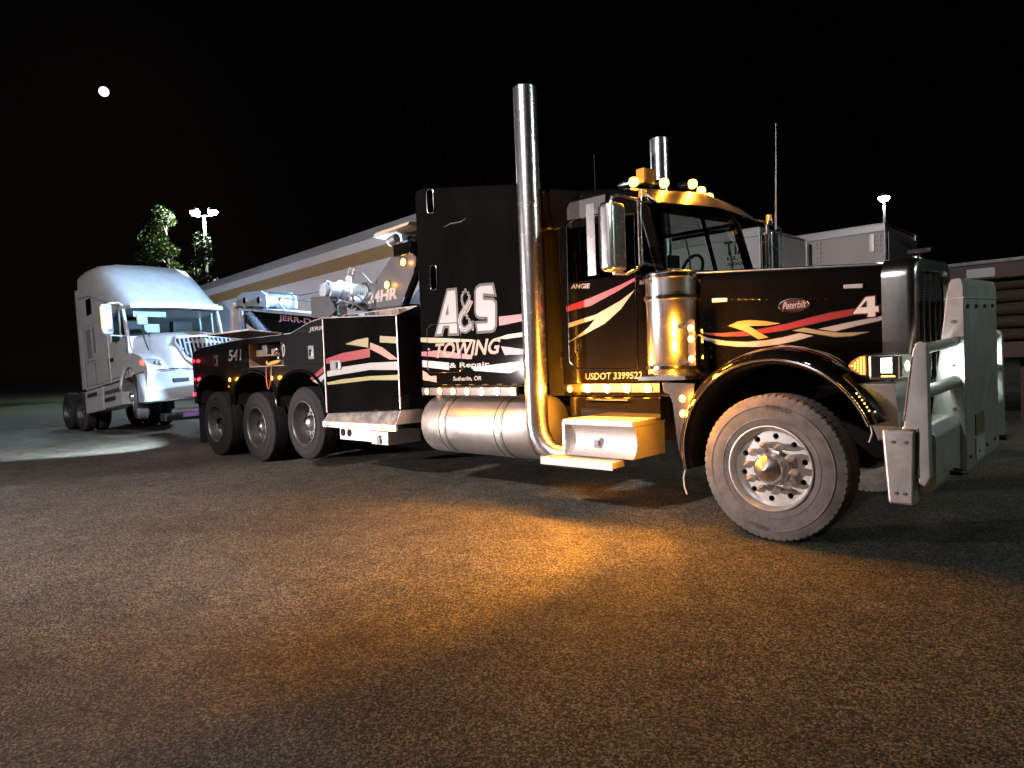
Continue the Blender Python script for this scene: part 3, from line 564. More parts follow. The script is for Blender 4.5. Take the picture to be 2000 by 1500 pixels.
obj('baggage_door_lock', MB().cyl((-3.9,.118,1.545), (-3.9,.105,1.545), .014, seg=12), m_chrome, T)
rv = MB()
for zz in [1.2+.115*i for i in range(16)]:
    rv.sphere((-4.02,.12,zz), .006, 6, 4); rv.sphere((-2.66,.12,zz), .006, 6, 4)
for xx in [-3.95+.1*i for i in range(14)]: rv.sphere((xx,.12,2.9), .004, 6, 4)
obj('rivets', rv, m_black, T)['kind'] = 'stuff'
fill_poly('logo_scroll', [(-3.6,.1175,2.84),(-3.45,.1175,2.86),(-3.3,.1175,2.85),(-3.2,.1175,2.885),(-3.32,.1175,2.862),(-3.45,.1175,2.872)], m_halo, T)
def off(poly, d):
    n = len(poly); out = []; A = sum(poly[i][0]*poly[(i+1) % n][1]-poly[(i+1) % n][0]*poly[i][1] for i in range(n)); s = 1 if A > 0 else -1
    for i in range(n):
        a, b, c = Vector(poly[i-1]), Vector(poly[i]), Vector(poly[(i+1) % n]); e1 = (b-a).normalized(); e2 = (c-b).normalized()
        n1 = Vector((e1.y,-e1.x))*s; n2 = Vector((e2.y,-e2.x))*s; k = max(.35, 1+n1.dot(n2)); out.append(tuple(b+(n1+n2)*(d/k)))
    return out
Y = lambda pts, y: [(p[0], y, p[1]) for p in pts]
def ribbon(name, pts, w, y, mt):
    P2 = [Vector(p) for p in pts]; a = []; b = []
    for i, p in enumerate(P2):
        t = (P2[min(i+1, len(P2)-1)]-P2[max(i-1, 0)]).normalized(); n = Vector((-t.y, t.x)); ww = w[i] if isinstance(w, list) else w; a.append(p+n*ww); b.append(p-n*ww)
    me = MB().add(Y(a, y)+Y(b, y), [(i, i+1, len(a)+i+1, len(a)+i) for i in range(len(a)-1)]); keep = LEAN[0]; LEAN[0] = 0; o = obj(name, me, mt, T, smooth=0); LEAN[0] = keep; return o
for k, mt in (('s_cream',m_cream),('s_cream2',m_cream),('s_red',m_red),('s_red2',m_red),('s_red3',m_red),('s_white',m_white),('s_white2',m_white),('s_pink',m_pink)):
    fill_poly('stripe_decal', Y([(max(-4.055, min(p[0], -2.425)), p[1]) for p in DEC[k]], .1175), mt, T)
for k, h in (('A','Ahole'),('S',None)):
    fill_poly('letter_outline', Y(off(DEC[k], .028), .1155), m_halo, T)
    fill_poly('letter', Y(DEC[k], .1135), m_letter, T, Y(DEC[h], .1135) if h else None)
ribbon('hook_outline', DEC['hook'], .042, .1150, m_halo); ribbon('hook_logo', DEC['hook'], [.016,.018,.02,.02,.02,.02,.02,.02,.02,.016,.004], .1125, m_letter); ribbon('hook_logo_shade', DEC['hook'], .005, .1115, m_halo)
ribbon('hook_shank', DEC['hook2'], .012, .112, m_goldl)
for p in DEC['chain']:
    keep2 = LEAN[0]; LEAN[0] = 0
    obj('chain_link_logo', MB().tube([(p[0]+.012*math.cos(t), .1135, p[1]+.02*math.sin(t)) for t in [2*math.pi*k/10 for k in range(10)]], .0045, 5, closed=True), m_letter, T); LEAN[0] = keep2
text('name_lettering', 'TOWING', *Y(DEC['TOWING'], .114), m_goldl, T, .03, .1)
text('name_lettering', '& Repair', *Y(DEC['REPAIR'], .1135), m_dim, T, .02)
text('town_lettering', 'Sutherlin, OR', *Y(DEC['SUTH'], .1135), m_dim, T, .01)
box('sleeper_lamp_strip', (-4.03,-2.55,.085,.118,1.03,1.118), m_strip, T, .004)
for i in range(7): amber(-3.93+.222*i, .083, 1.075, .033, power=1.2, out=.16)
# ---- fuel tank
def tank():
    r = .325; c = (0,.39,.695); e = [(0,-.05),(r*.5,-.045),(r*.85,-.025),(r*.97,-.005),(r,.012)]
    L = 1.64; p = e + [(r,L-.012)] + [(a, L-h) for a, h in e[::-1][1:]]
    t = obj('fuel_tank', MB().lathe(p, c=(-4.05,c[1],c[2]), axis='x', seg=56), m_tank, T)
    for x in (-3.72,-2.86): obj('tank_strap', MB().lathe([(r+.001,0),(r+.006,0),(r+.006,.07),(r+.001,.07)], c=(x,c[1],c[2]), axis='x', seg=56, closed=True), m_tank, t)
    for x in (-3.74,-3.63,-2.88,-2.77): obj('strap_edge', MB().lathe([(r+.001,0),(r+.003,0),(r+.003,.008),(r+.001,.008)], c=(x,c[1],c[2]), axis='x', seg=56, closed=True), m_dark, t)
    obj('filler_cap', MB().cyl((-3.93,.28,1.0), (-3.93,.24,1.05), .045, seg=16), m_chrome, t)
    return t
keep = LEAN[0]; LEAN[0] = 0; tk = tank(); mirror(tk); LEAN[0] = keep
# ---- exhaust stacks
def stack():
    x = -2.31; y = .1
    pts = [(x,y,3.94),(x,y,3.0),(x,y,2.0),(x,y,1.0),(x,y,.78),(x+.02,y,.66),(x+.08,y+.01,.55),(x+.17,y+.03,.48),(x+.3,y+.08,.455),(x+.6,y+.3,.455)]
    s = obj('exhaust_stack', MB().tube(pts, .109, 32), m_stack, T, smooth=40)
    obj('stack_bore', MB().cyl((x,y,3.943), (x,y,3.945), .1, seg=32), m_dark, s)
    obj('stack_clamp', MB().lathe([(.11,0),(.116,0),(.116,.03),(.11,.03)], c=(x,y,1.36), axis='z', seg=32, closed=True), m_stack, s)
    obj('stack_clamp', MB().lathe([(.11,0),(.114,0),(.114,.015),(.11,.015)], c=(x,y,2.85), axis='z', seg=32, closed=True), m_stack, s)
    return s
keep = LEAN[0]; LEAN[0] = 0; st = stack(); s2 = mirror(st, 2.55); LEAN[0] = keep
# ---- cab (narrower than the sleeper)
CN, CF = .38, 2.12
obj('cab_body', MB().prism([(-2.2,1.0),(-1.02,1.0),(-1.02,2.04),(-1.06,2.08),(-2.2,2.1)], 'y', CN, CF), m_black, T, .02)
def roof_sec(x, zs, zc):
    h = [(CN+.02,2.62),(CN,zs-.16),(CN+.03,zs-.06),(CN+.1,zs),(CN+.3,zc-.02),(1.25,zc)]
    return [(x, y, z) for y, z in h] + [(x, 2.5-y, z) for y, z in h[::-1][1:]]
obj('cab_roof', MB().loft([roof_sec(-2.2,2.98,3.02), roof_sec(-1.8,2.93,2.97), roof_sec(-1.4,2.86,2.91), roof_sec(-1.2,2.79,2.84)], closed=True), m_black, T, smooth=60)
obj('cab_back_wall', MB().box(-2.2,-2.15,CN+.01,CF-.01,2.1,2.66), m_dark, T)
for yy in (CN, CF-.04):
    obj('pillar', MB().hexa([(-1.1,yy,2.06),(-1.02,yy,2.06),(-1.02,yy+.04,2.06),(-1.1,yy+.04,2.06),(-1.27,yy,2.66),(-1.18,yy,2.66),(-1.18,yy+.04,2.66),(-1.27,yy+.04,2.66)]), m_black, T, .008)
    obj('pillar', MB().box(-2.19,-2.1,yy,yy+.04,2.1,2.66), m_black, T, .008)
    obj('door_frame_rail', MB().box(-2.1,-1.27,yy+.002,yy+.038,2.6,2.66), m_black, T, .004)
    obj('door_glass', MB().prism([(-2.1,2.1),(-1.12,2.085),(-1.27,2.6),(-2.1,2.6)], 'y', yy+.016, yy+.022), m_tint if yy < 1 else m_trans, T, smooth=0)
obj('windshield_divider', MB().hexa([(-1.02,1.235,2.06),(-.99,1.235,2.06),(-.99,1.265,2.06),(-1.02,1.265,2.06),(-1.17,1.235,2.68),(-1.14,1.235,2.68),(-1.14,1.265,2.68),(-1.17,1.265,2.68)]), m_black, T)
for y0, y1, xa, xb in ((CN+.042,1.234,0,.02),(1.266,CF-.042,.02,0)): obj('windshield', MB().hexa([(-1.045+xa,y0,2.07),(-1.04+xa,y0,2.07),(-1.04+xb,y1,2.07),(-1.045+xb,y1,2.07),(-1.205+xa,y0,2.66),(-1.2+xa,y0,2.66),(-1.2+xb,y1,2.66),(-1.205+xb,y1,2.66)]), m_trans, T, smooth=0)
obj('pillar_trim', MB().tube([(-1.1,CN-.01,2.06),(-1.27,CN-.01,2.66)], .008, 6), m_chrome, T)
obj('wiper', MB().tube([(-.97,.7,2.08),(-1.03,.8,2.2),(-1.09,.85,2.38)], .007, 6), m_frame, T); obj('wiper', MB().tube([(-.97,1.5,2.08),(-1.03,1.62,2.2),(-1.09,1.68,2.38)], .007, 6), m_frame, T)
vq = []
for yy in (CN-.05, CN+.02, .6, .9, 1.25, 1.6, 1.9, CF-.02, CF+.05):
    c_ = 1-abs(yy-1.25)/.92; xx = .07*c_; zz = .055*c_**.8 if c_ > 0 else 0
    vq.append([(-1.2+xx,yy,2.79+zz), (-1.04+xx,yy,2.655+zz*.5), (-1.05+xx,yy,2.65+zz*.5), (-1.22+xx,yy,2.78+zz)])
obj('sun_visor', MB().loft(vq, closed=True), mat('visor_stainless', (.7,.69,.67), .3, 1, rvar=.15, vscale=6), T, smooth=50)
obj('dashboard', MB().hexa([(-1.45,CN+.05,2.11),(-1.05,CN+.05,2.07),(-1.05,CF-.05,2.07),(-1.45,CF-.05,2.11),(-1.5,CN+.05,2.14),(-1.08,CN+.05,2.09),(-1.08,CF-.05,2.09),(-1.5,CF-.05,2.18)]), m_frame, T, .01)
obj('dash_screen', MB().box(-1.38,-1.35,1.0,1.18,2.16,2.28), m_frame, T, .006)
obj('steering_wheel', MB().tube([(-1.52+.06*math.sin(t), 1.72+.2*math.cos(t), 2.17+.15*math.sin(t)) for t in [2*math.pi*k/24 for k in range(24)]], .016, 8, closed=True), m_frame, T)
for yy in (.55, 1.5): obj('cab_seat', MB().box(-2.13,-2.0,yy,yy+.42,2.0,2.42), m_frame, T, .04)
# cab side dressing
do = DEC['d_outline']; obj('door_trim', MB().tube([(p[0], CN-.005, p[1]) for p in do], .006, 6, closed=True), m_chrome, T)
box('window_guard', (-2.07,-1.62,CN-.014,CN-.0025,2.68,2.84), m_mast, T, .004)
obj('door_handle', MB().box(-2.02,-1.97,CN-.035,CN-.002,1.42,1.55), m_chrome, T, .008)
obj('hinge', MB().cyl((-2.21,CN-.01,1.28), (-2.21,CN-.01,1.38), .01, seg=8), m_chrome, T)
for k, mt in (('d_red',m_red),('d_cream',m_cream)): fill_poly('stripe_decal', Y(DEC[k], CN-.0035), mt, T)
text('name_lettering', 'ANGIE', *Y(DEC['ANGIE'], CN-.0045), m_letter, T, .02)
text('number_lettering', 'USDOT 3399522', *Y(DEC['USDOT'], CN-.0045), mat('usdot_letters', (.16,.13,.1), .5), T, .01)
box('cab_lamp_strip', (-2.17,-1.1,CN-.036,CN-.002,1.04,1.125), m_strip, T, .004)
for i in range(5): amber(-2.085+.219*i, CN-.038, 1.075, .031, power=34, out=.26)
obj('step_skirt', MB().box(-2.1,-1.1,.35,.7,.8,1.0), m_black, T, .01)
obj('grab_bar', MB().tube([(-1.85,CN,.98),(-1.85,.3,.98),(-1.4,.3,.98),(-1.4,CN,.98)], .01, 8), m_chrome, T)
# battery box and step
LEAN[0] = 0
sb = MB(); prof = [(.0,.83),(-.01,.80),(.035,.77),(.06,.7),(.065,.62),(.045,.55),(.0,.51)]
sb.prism([(y, z) for y, z in prof] + [(.5,.51),(.5,.83)], 'x', -1.88, -1.16)
bx_ = obj('step_box', sb, m_plate, T, smooth=40)
box('step_box_lid', (-1.89,-1.15,-.012,.5,.785,.832), m_plate, bx_, .004)
obj('step_box_cheek', MB().prism([(-.005,.83),(-.012,.80),(-.012,.51),(.06,.51),(.07,.62),(.06,.74),(.03,.78)], 'x', -1.905, -1.881), m_chrome, bx_)
obj('paddle_latch', MB().box(-1.6,-1.52,.04,.075,.58,.67), m_chrome, bx_, .006); obj('latch_pull', MB().box(-1.585,-1.535,.03,.045,.6,.65), m_steel, bx_, .004)
stp = obj('step_tread', MB().box(-2.04,-1.26,-.16,.3,.445,.5), m_plate, T, .004)
obj('step_lip', MB().box(-2.045,-1.255,-.168,-.161,.435,.502), m_wpaint, stp)
mirror(bx_); mirror(stp)
LEAN[0] = .045
# mirrors
def mirror_unit():
    h = obj('mirror', MB().box(-1.19,-1.06,-.34,-.12,2.05,2.6), m_stack, T, .05, segs=4)
    obj('mirror_glass', MB().box(-1.198,-1.1905,-.32,-.14,2.08,2.57), m_chrome, h)
    obj('mirror_guard', MB().box(-1.29,-1.21,-.355,-.345,2.03,2.6), m_stack, h, .003)
    obj('mirror_arm', MB().tube([(-1.07,-.34,2.07),(-1.05,-.365,2.3),(-1.05,-.365,2.54),(-1.05,-.33,2.62),(-1.05,-.25,2.645),(-1.04,.0,2.64),(-1.15,.38,2.68)], .013, 8), m_stack, h)
    obj('mirror_arm', MB().tube([(-1.08,-.3,2.03),(-1.06,-.15,2.03),(-1.04,-.05,2.07),(-1.03,.04,2.13),(-1.06,.38,2.12)], .013, 8), m_stack, h)
    obj('mirror_post', MB().cyl((-1.04,.03,2.12), (-1.04,.03,2.63), .02, seg=14), m_stack, h)
    o = obj('beacon', MB().cyl((-1.01,.04,2.63), (-1.01,.04,2.655), .045, .04, 14), m_chrome, h)
    obj('lens', MB().cyl((-1.01,.04,2.656), (-1.01,.04,2.72), .036, .03, 14), m_amber_d, o)
    return h
mu = mirror_unit(); mf = mirror(mu)
mf.location.z += .1
obj('antenna', MB().tube([(-.95,2.48,2.55),(-.93,2.48,3.2),(-.92,2.48,3.66)], [.012,.006,.004], 6), m_alu, T)
# roof lamps
for yy in (.55,.9,1.25,1.6,1.95):
    x = -1.5+.2*(1-abs(yy-1.25)/.7); zz = 2.91 + .02*(1-abs(yy-1.25)/.7)
    s = obj('roof_lamp', MB().lathe([(0,-.1),(.025,-.09),(.04,-.04),(.045,.02),(.046,.05)], c=(x,yy,zz+.02), axis='x', seg=16), m_chrome, T)
    obj('lens', MB().lathe([(.044,.05),(.046,.075),(.035,.105),(0,.115)], c=(x,yy,zz+.02), axis='x', seg=16), m_amber, s)
    l = light('roof_lamp_light', 'SPOT', (x+.14, yy, zz+.04+LEAN[0]*yy), 26, AMB_L, s, .02, aim=(x+2, yy-.3, zz-.5), cone=150, blend=.6)
o = box('roof_work_lamp', (-1.45,-1.36,.62,.8,2.92,3.06), m_amber_d, T, .015); box('lens', (-1.359,-1.354,.64,.78,2.94,3.04), m_amber_d, o, 0)
obj('roof_antenna', MB().tube([(-1.9,.6,2.95),(-1.9,.6,3.3)], .004, 5), m_frame, T)
# ---- air cleaner
LEAN[0] = 0
def cleaner():
    c = (-.9,.245,0); r = .205
    a = obj('air_cleaner', MB().lathe([(0,1.2),(r*.92,1.2),(r,1.22),(r,1.815),(r+.008,1.82),(r+.008,1.85),(r,1.855),(r,1.99),(r+.01,1.995),(r+.01,2.03),(r*.9,2.05),(0,2.06)], c=c, axis='z', seg=48), m_stack, T, smooth=40)
    for zz in (1.27,1.84,2.012): obj('clamp_band', MB().lathe([(r+.009,-.014),(r+.016,-.014),(r+.016,.014),(r+.009,.014)], c=(c[0],c[1],zz), axis='z', seg=48, closed=True), m_chrome, a)
    for k in range(4): obj('clamp_bolt', MB().box(c[0]-.17+.05*k,c[0]-.15+.05*k,c[1]-.2,c[1]-.16,1.96,1.99), m_chrome, a)
    obj('cleaner_bracket', MB().box(-1.12,-.68,.05,.45,1.17,1.2), m_chrome, a)
    obj('lamp_bracket', MB().box(-.662,-.602,.08,.094,1.28,1.64).box(-.76,-.61,.095,.12,1.3,1.33).box(-.76,-.61,.095,.12,1.58,1.61), m_strip, a, .003)
    return a
ac = cleaner(); mirror(ac)
for zz in (1.335,1.49,1.575):
    o = amber(-.632,.078,zz,.027, power=26, out=.16)
l = light('marker_lamp_beam', 'SPOT', (.0,-.06,0), 950, AMB_L, o, .03, cone=78, blend=.4); l.rotation_euler = (Vector((-2.4,-2.3,0))-Vector((-.632,.0,1.575))).to_track_quat('-Z', 'Y').to_euler()
br = obj('fender_bracket', MB().prism([(-.92,1.15),(-.63,1.14),(-.64,1.03),(-.735,.6),(-.79,.6),(-.83,.99),(-.86,1.05),(-.91,1.07)], 'y', .1, .115), m_strip, T, .003)
for zz, aim_, pw, cn_ in ((1.02,(-1.3,-1.4,0),110,90), (.9,(-.88,-.8,0),26,60)):
    o = amber(-.735,.098,zz,.03, power=13, out=.16)
    l = light('marker_lamp_beam', 'SPOT', (.03,-.05,0), pw, AMB_L, o, .025, cone=cn_, blend=.35); l.rotation_euler = (Vector(aim_)-Vector((-.705,.048,zz))).to_track_quat('-Z', 'Y').to_euler()
# ---- hood
LEAN[0] = .045
def hood_sec(x, ys, zt, zb):
    h = [(ys, zb), (ys, (zb+zt)/2), (ys, zt-.1), (ys+.012, zt-.05), (ys+.045, zt-.015), (ys+.1, zt), (ys+.3, zt+.02), (1.25, zt+.03)]
    return [(x, y, z) for y, z in h] + [(x, 2.5-y, z) for y, z in h[::-1][1:]]
hy = lambda x: .3 + .29*(x+.85)
obj('hood', MB().loft([hood_sec(x, hy(x), 2.04-.062*(x+.92), 1.15) for x in (-1.02,-.5,0,.3,.62)], closed=False), m_black, T, smooth=40)
nrm = Vector((.29,-1,0)).normalized()
def H(pts, e): return [(p[0]+nrm.x*e, hy(p[0])+nrm.y*e, p[1]) for p in pts]
for i, (k, mt) in enumerate((('h_red',m_red),('h_white',m_white),('h_gold',m_gold),('h_silver',m_white),('h_cream',m_cream),('h_tail',m_pink))):
    fill_poly('stripe_outline', H(off(DEC[k], .006), .003+.0012*i), m_dark, T); fill_poly('stripe_decal', H(DEC[k], .0036+.0012*i), mt, T)
fill_poly('number_outline', H(DEC['h_4back'], .0115), m_dark, T); fill_poly('number_edge', H(off(DEC['h_4'], .004), .0125), m_red, T); fill_poly('number', H(DEC['h_4'], .0135), mat('number_white', (.8,.78,.76), .4), T); fill_poly('number_eye', H(DEC['h_4hole'], .0145), m_dark, T)
ov = DEC['h_oval']; rx = .105; rz = .05; cxo, czo = ov[0]
oval = [(cxo+rx*math.cos(t), czo+rz*math.sin(t)+.02*math.cos(t)*rx/.105*.0) for t in [2*math.pi*k/36 for k in range(36)]]
em = fill_poly('emblem', H(oval, .004), mat('emblem_maroon', (.06,.012,.016), .4, coat=.5), T)
LEAN[0] = 0
obj('emblem_ring', MB().tube(H(oval, .006), .007, 8, closed=True), m_chrome, em)
text('emblem_script', 'Peterbilt', *H([(cxo-.08,czo-.028),(cxo+.082,czo-.02),(cxo-.08,czo+.026)], .006), m_alu, em, 0, .35)
for k in ('h_plate','h_latch'):
    q = DEC[k]; obj('hood_badge' if k == 'h_plate' else 'hood_latch', MB().hexa(H(q, .001)+H(q, .012)), m_alu, T, .003)
rv = MB()
for i in range(14): p = H([(-.45+i*.05, 1.795-.004*i)], .002)[0]; rv.sphere(p, .005, 6, 4)
for i in range(4):
    for xx in (-.62,-.52): rv.sphere(H([(xx,1.34+.08*i)], .002)[0], .006, 6, 4)
obj('hood_rivets', rv, m_chrome, T)['kind'] = 'stuff'
hs = [(x, 2.045-.062*(x+.92)+.03) for x in (-.9,0,.62)]
LEAN[0] = .045
obj('hood_rail', MB().tube([(x, hy(x)+.06, 2.04-.062*(x+.92)-.004) for x in (-.9,-.4,.1,.6)], .007, 6), m_alu, T)
# ---- grille shell
def shell_loop(x, g):
    pts = []; y0, y1, zb, zt, r = .70+g, 1.80-g, .98+g, 1.975-g, .14
    pts.append((x, y0, zb)); pts.append((x, y0, zt-r))
    for k in range(1, 7): a = math.pi-(math.pi/2)*k/6; pts.append((x, y0+r+r*math.cos(a), zt-r+r*math.sin(a)))
    for k in range(0, 6): a = math.pi/2-(math.pi/2)*k/6; pts.append((x, y1-r+r*math.cos(a), zt-r+r*math.sin(a)))
    pts.append((x, y1, zt-r)); pts.append((x, y1, zb)); return pts
obj('grille_shell', MB().loft([shell_loop(.56,0), shell_loop(.72,0), shell_loop(.765,.012), shell_loop(.78,.035), shell_loop(.78,.09), shell_loop(.74,.1)], cap=False, closed=True), mat('shell_chrome', (.62,.64,.63), .24, 1, rvar=.03, vscale=14), T, smooth=50)
gs = obj('grille_screen', MB().box(.70,.71,.78,1.72,1.0,1.9), m_dark, T)
sc_ = MB()
for i in range(44): sc_.box(.711,.728,.8,1.7,1.05+.0188*i,1.058+.0188*i)
o = obj('louvres', sc_, m_steel, gs); o['kind'] = 'stuff'
for yy in (.92,1.08,1.25,1.42,1.58): obj('grille_bar', MB().box(.729,.745,yy-.012,yy+.012,1.02,1.88), m_chrome, gs, .003)
obj('radiator_cap', MB().lathe([(0,.0),(.035,0),(.03,.03),(.04,.04),(.03,.055),(0,.06)], c=(.66,1.25,1.975), axis='z', seg=16).box(.6,.76,1.235,1.265,2.03,2.06), m_chrome, T)
# ---- front fenders
def fender():
    mb = []; n = 26
    for i in range(n+1):
        a = R(193) - R(193-20)*i/n
        q = []
        for y, rr in ((.05,.66),(.02,.69),(.018,.705),(.03,.725),(.08,.755),(.17,.775),(.3,.785),(.42,.79),(.62,.795)):
            ex = 1.0; q.append((.0+rr*math.cos(a)*1.02, y, .62+rr*math.sin(a)*1.0))
        mb.append(q)
    f = obj('front_fender', MB().loft(mb, cap=False), m_black, T, smooth=50)
    pts = [p[1] for p in mb]; obj('fender_lip', MB().tube([(p[0], p[1]-.002, p[2]) for p in pts], .011, 8), m_chrome, f)
    obj('fender_liner', MB().loft([[(q[0][0],.05,q[0][2]) for q in mb], [(q[0][0],.66,q[0][2]) for q in mb]], cap=False), m_dark, f)
    obj('rubber_flap', MB().tube([(-.69,.03,.47),(-.705,.02,.4),(-.7,.02,.33),(-.68,.02,.27)], .006, 6), m_wpaint, f)
    obj('rubber_flap', MB().tube([(.665,.03,.87),(.675,.03,.81),(.655,.03,.75)], .005, 6), m_wpaint, f)
    for k in range(6): a = R(38-2.1*k); obj('fender_led', MB().sphere((.0+.73*math.cos(a)*1.02, .03, .62+.73*math.sin(a)), .006, 6, 4), m_led, f)
    return f
LEAN[0] = 0
fd = fender(); mirror(fd)
obj('inner_wing', MB().prism([(-.7,.9),(.62,.9),(.62,1.2),(-.7,1.2)], 'y', .62, .66), m_black, T); obj('inner_wing', MB().prism([(-.7,.9),(.62,.9),(.62,1.2),(-.7,1.2)], 'y', 1.84, 1.88), m_black, T)
# ---- headlamps
def headlamp():
    p = obj('headlamp', MB().box(.645,.835,.075,.34,1.155,1.325), m_chrome, T, .02, segs=3)
    obj('headlamp_face', MB().box(.836,.842,.095,.32,1.175,1.305), mat('headlamp_glass', (.25,.3,.28), .15, .6, coat=1), p)
    obj('headlamp_bulb', MB().sphere((.843,.21,1.24), .035, 10, 6, (.3,1,1)), m_head, p)
    obj('side_lens', MB().box(.725,.785,.068,.0745,1.2,1.295), m_head, p); obj('lens_trim', MB().box(.79,.825,.066,.0745,1.18,1.31), m_chrome, p, .003)
    for k in range(6): obj('running_led', MB().sphere((.73+.014*k,.07,1.178), .006, 6, 4), m_led, p)
    t = obj('turn_lamp', MB().prism([(.52,1.25),(.545,1.283),(.585,1.308),(.635,1.32),(.635,1.18),(.585,1.193),(.545,1.217)], 'y', .07, .25), m_amber_d, p, .012)
    for i in range(5):
        for j in range(-3, 4):
            x = .548+.019*i; h = .012+.0125*i*1.05
            if abs(j)*.017 <= h: obj('led', MB().sphere((x,.068,1.25+j*.017), .0062, 6, 4), m_led, t)
    for j in range(7): obj('led', MB().sphere((.657,.073,1.19+j*.018), .006, 6, 4), m_led, t)
    obj('lamp_bracket', MB().hexa([(.56,.1,1.13),(.8,.1,1.13),(.8,.36,1.13),(.58,.4,1.13),(.66,.2,.74),(.8,.2,.79),(.8,.4,.79),(.66,.5,.74)]), m_bump, p, .01)
    return p
hl = headlamp(); mirror(hl)
light('turn_lamp_light', 'SPOT', (.58,.03,1.25), 10, AMB_L, hl, .03, aim=(.4,-2,.6), cone=140)
light('headlamp_light', 'SPOT', (.88,.2,1.24), 15, (.84,1,.86), hl, .05, aim=(6,.9,.2), cone=172, blend=.5)
light('headlamp_light', 'SPOT', (.88,2.3,1.24), 26, (.84,1,.9), hl, .05, aim=(6,1.6,.2), cone=172, blend=.5)
# ---- bumper and grille guard
LEAN[0] = .035
bm_ = obj('bumper', MB().prism([(.84,.47),(.9,.44),(1.0,.45),(1.03,.5),(1.03,.8),(.98,.86),(.84,.86)], 'y', .06, 2.44), m_bump, T, .015)
for s in (0, 1):
    yy = .0 if not s else 2.5; sg = 1 if not s else -1
    a, b = sorted((yy-.06*sg, yy+.07*sg))
    obj('bumper_end', MB().hexa([(.785,a,.38),(.93,a,.38),(.93,b,.38),(.785,b,.38),(.755,a,.845),(.945,a,.845),(.945,b,.845),(.755,b,.845)]), m_bump, T, .018, segs=3)
    a, b = sorted((yy-.035*sg, yy+.035*sg))
    obj('bumper_fin', MB().prism([(.875,.85),(.935,1.34),(.955,1.385),(.975,1.395),(1.0,1.385),(1.01,1.36),(1.015,.56),(.985,.5),(.952,.52),(.95,.85)], 'y', a, b), m_bump, T, .006)
    for z, r in ((1.345,.034), (1.07,.042)):
        ye = .72 if not s else 1.78
        obj('guard_tube', MB().tube([(.965,yy+.035*sg,z),(.975,(yy+ye)/2,z+.005),(1.0,ye,z+.02)], r, 16), m_bump, T)
gp = [(.86,.5),(.86,.86),(.955,1.6),(.965,1.7),(.985,1.765),(1.01,1.79),(1.045,1.79),(1.06,1.74),(1.065,.5)]
for yy in (.72,1.9): obj('guard_plate', MB().prism(gp, 'y', yy, yy+.012), m_bump, T, .003)
gf = obj('grille_guard', MB().loft([[(x, y, z) for x, z in ((1.05,.46),(1.066,.5),(1.064,1.1),(1.06,1.74),(1.04,1.795),(.99,1.79),(.972,1.75),(.99,1.74),(1.03,1.74),(1.045,1.7),(1.05,1.1))] for y in (.735,1.0,1.3,1.6,1.897)], closed=True), m_bump, T, smooth=40)
obj('guard_cap_seam', MB().box(.95,1.07,.715,1.915,1.655,1.662), m_alu, gf)
for yy in (.82,1.1,1.4,1.7):
    for zz in (.56,1.6): obj('guard_bolt', MB().cyl((1.062,yy,zz), (1.078,yy,zz), .014, seg=8), m_steel, T)
for zz in (.62,.9,1.2,1.5): obj('guard_bolt', MB().cyl((1.0,.722,zz), (1.0,.706,zz), .012, seg=8), m_steel, T)
for xx, zz in ((.83,.45),(.88,.45),(.82,.77),(.89,.77)): obj('end_bolt', MB().cyl((xx,-.06,zz), (xx,-.068,zz), .01, seg=8), m_steel, T)
obj('weld_seam', MB().tube([(.878,-.036,.9),(.93,-.036,1.3)], .004, 6).tube([(.953,-.036,.86),(.953,-.036,.55)], .004, 6), m_steel, T)
for yy in (.45,2.05): obj('tow_eye', MB().tube([(1.03,yy-.05,.52),(1.09,yy-.04,.52),(1.11,yy,.52),(1.09,yy+.04,.52),(1.03,yy+.05,.52)], .016, 8), m_frame, T)
pl_ = box('license_plate', (1.068,1.072,1.0,1.3,.5,.66), m_white, T, .003); pl2 = box('license_plate', (1.068,1.072,1.0,1.3,.68,.83), mat('plate_dark', (.12,.1,.04), .5), T, .003)
LEAN[0] = 0
# ------------------------------------------------------------------ towed truck (white, nose lifted)
m_wt = mat('towed_white_paint', (.7,.71,.73), .3, coat=.6, var=.5, vscale=3.5, vcol=(.46,.46,.46), rvar=.15)
m_gseam = mat('panel_gap', (.03,.03,.03), .8); m_grey = mat('grey_panel', (.3,.31,.33), .35, coat=.3)
m_bumpw = mat('grey_white_bumper', (.34,.37,.42), .5, var=.5, vscale=5, vcol=(.36,.38,.4))
W = empty('towed_truck', (-19.1, .27, 0)); W.rotation_euler = (0, R(-5.2), 0)
tag(W, 'white semi truck cab with its nose lifted behind the black tow truck', 'semi truck')
def rsec(x, y0, y1, zb, zs, zc):
    m = (y0+y1)/2; h = [(y0,zb),(y0,zb+(zs-zb)*.6),(y0+.015,zs-.05),(y0+.06,zs+.42*(zc-zs)),(y0+.16,zs+.78*(zc-zs)),(y0+.42,zs+.96*(zc-zs)),(m,zc)]
    return [(x, y, z) for y, z in h] + [(x, y0+y1-y, z) for y, z in h[::-1][1:]]
obj('roof', MB().loft([rsec(*q) for q in ((1.3,.0,2.2,2.5,3.84,3.9),(1.9,.0,2.2,2.5,3.84,3.95),(2.6,.0,2.2,2.5,3.68,3.94),(3.1,.0,2.2,2.5,3.42,3.85),(3.6,.02,2.18,2.5,3.06,3.56),(4.1,.04,2.16,2.5,2.78,3.2),(4.5,.06,2.14,2.5,2.62,2.84),(4.8,.1,2.1,2.5,2.55,2.62),(4.88,.14,2.06,2.49,2.51,2.54))], closed=True), m_wt, W, smooth=50)
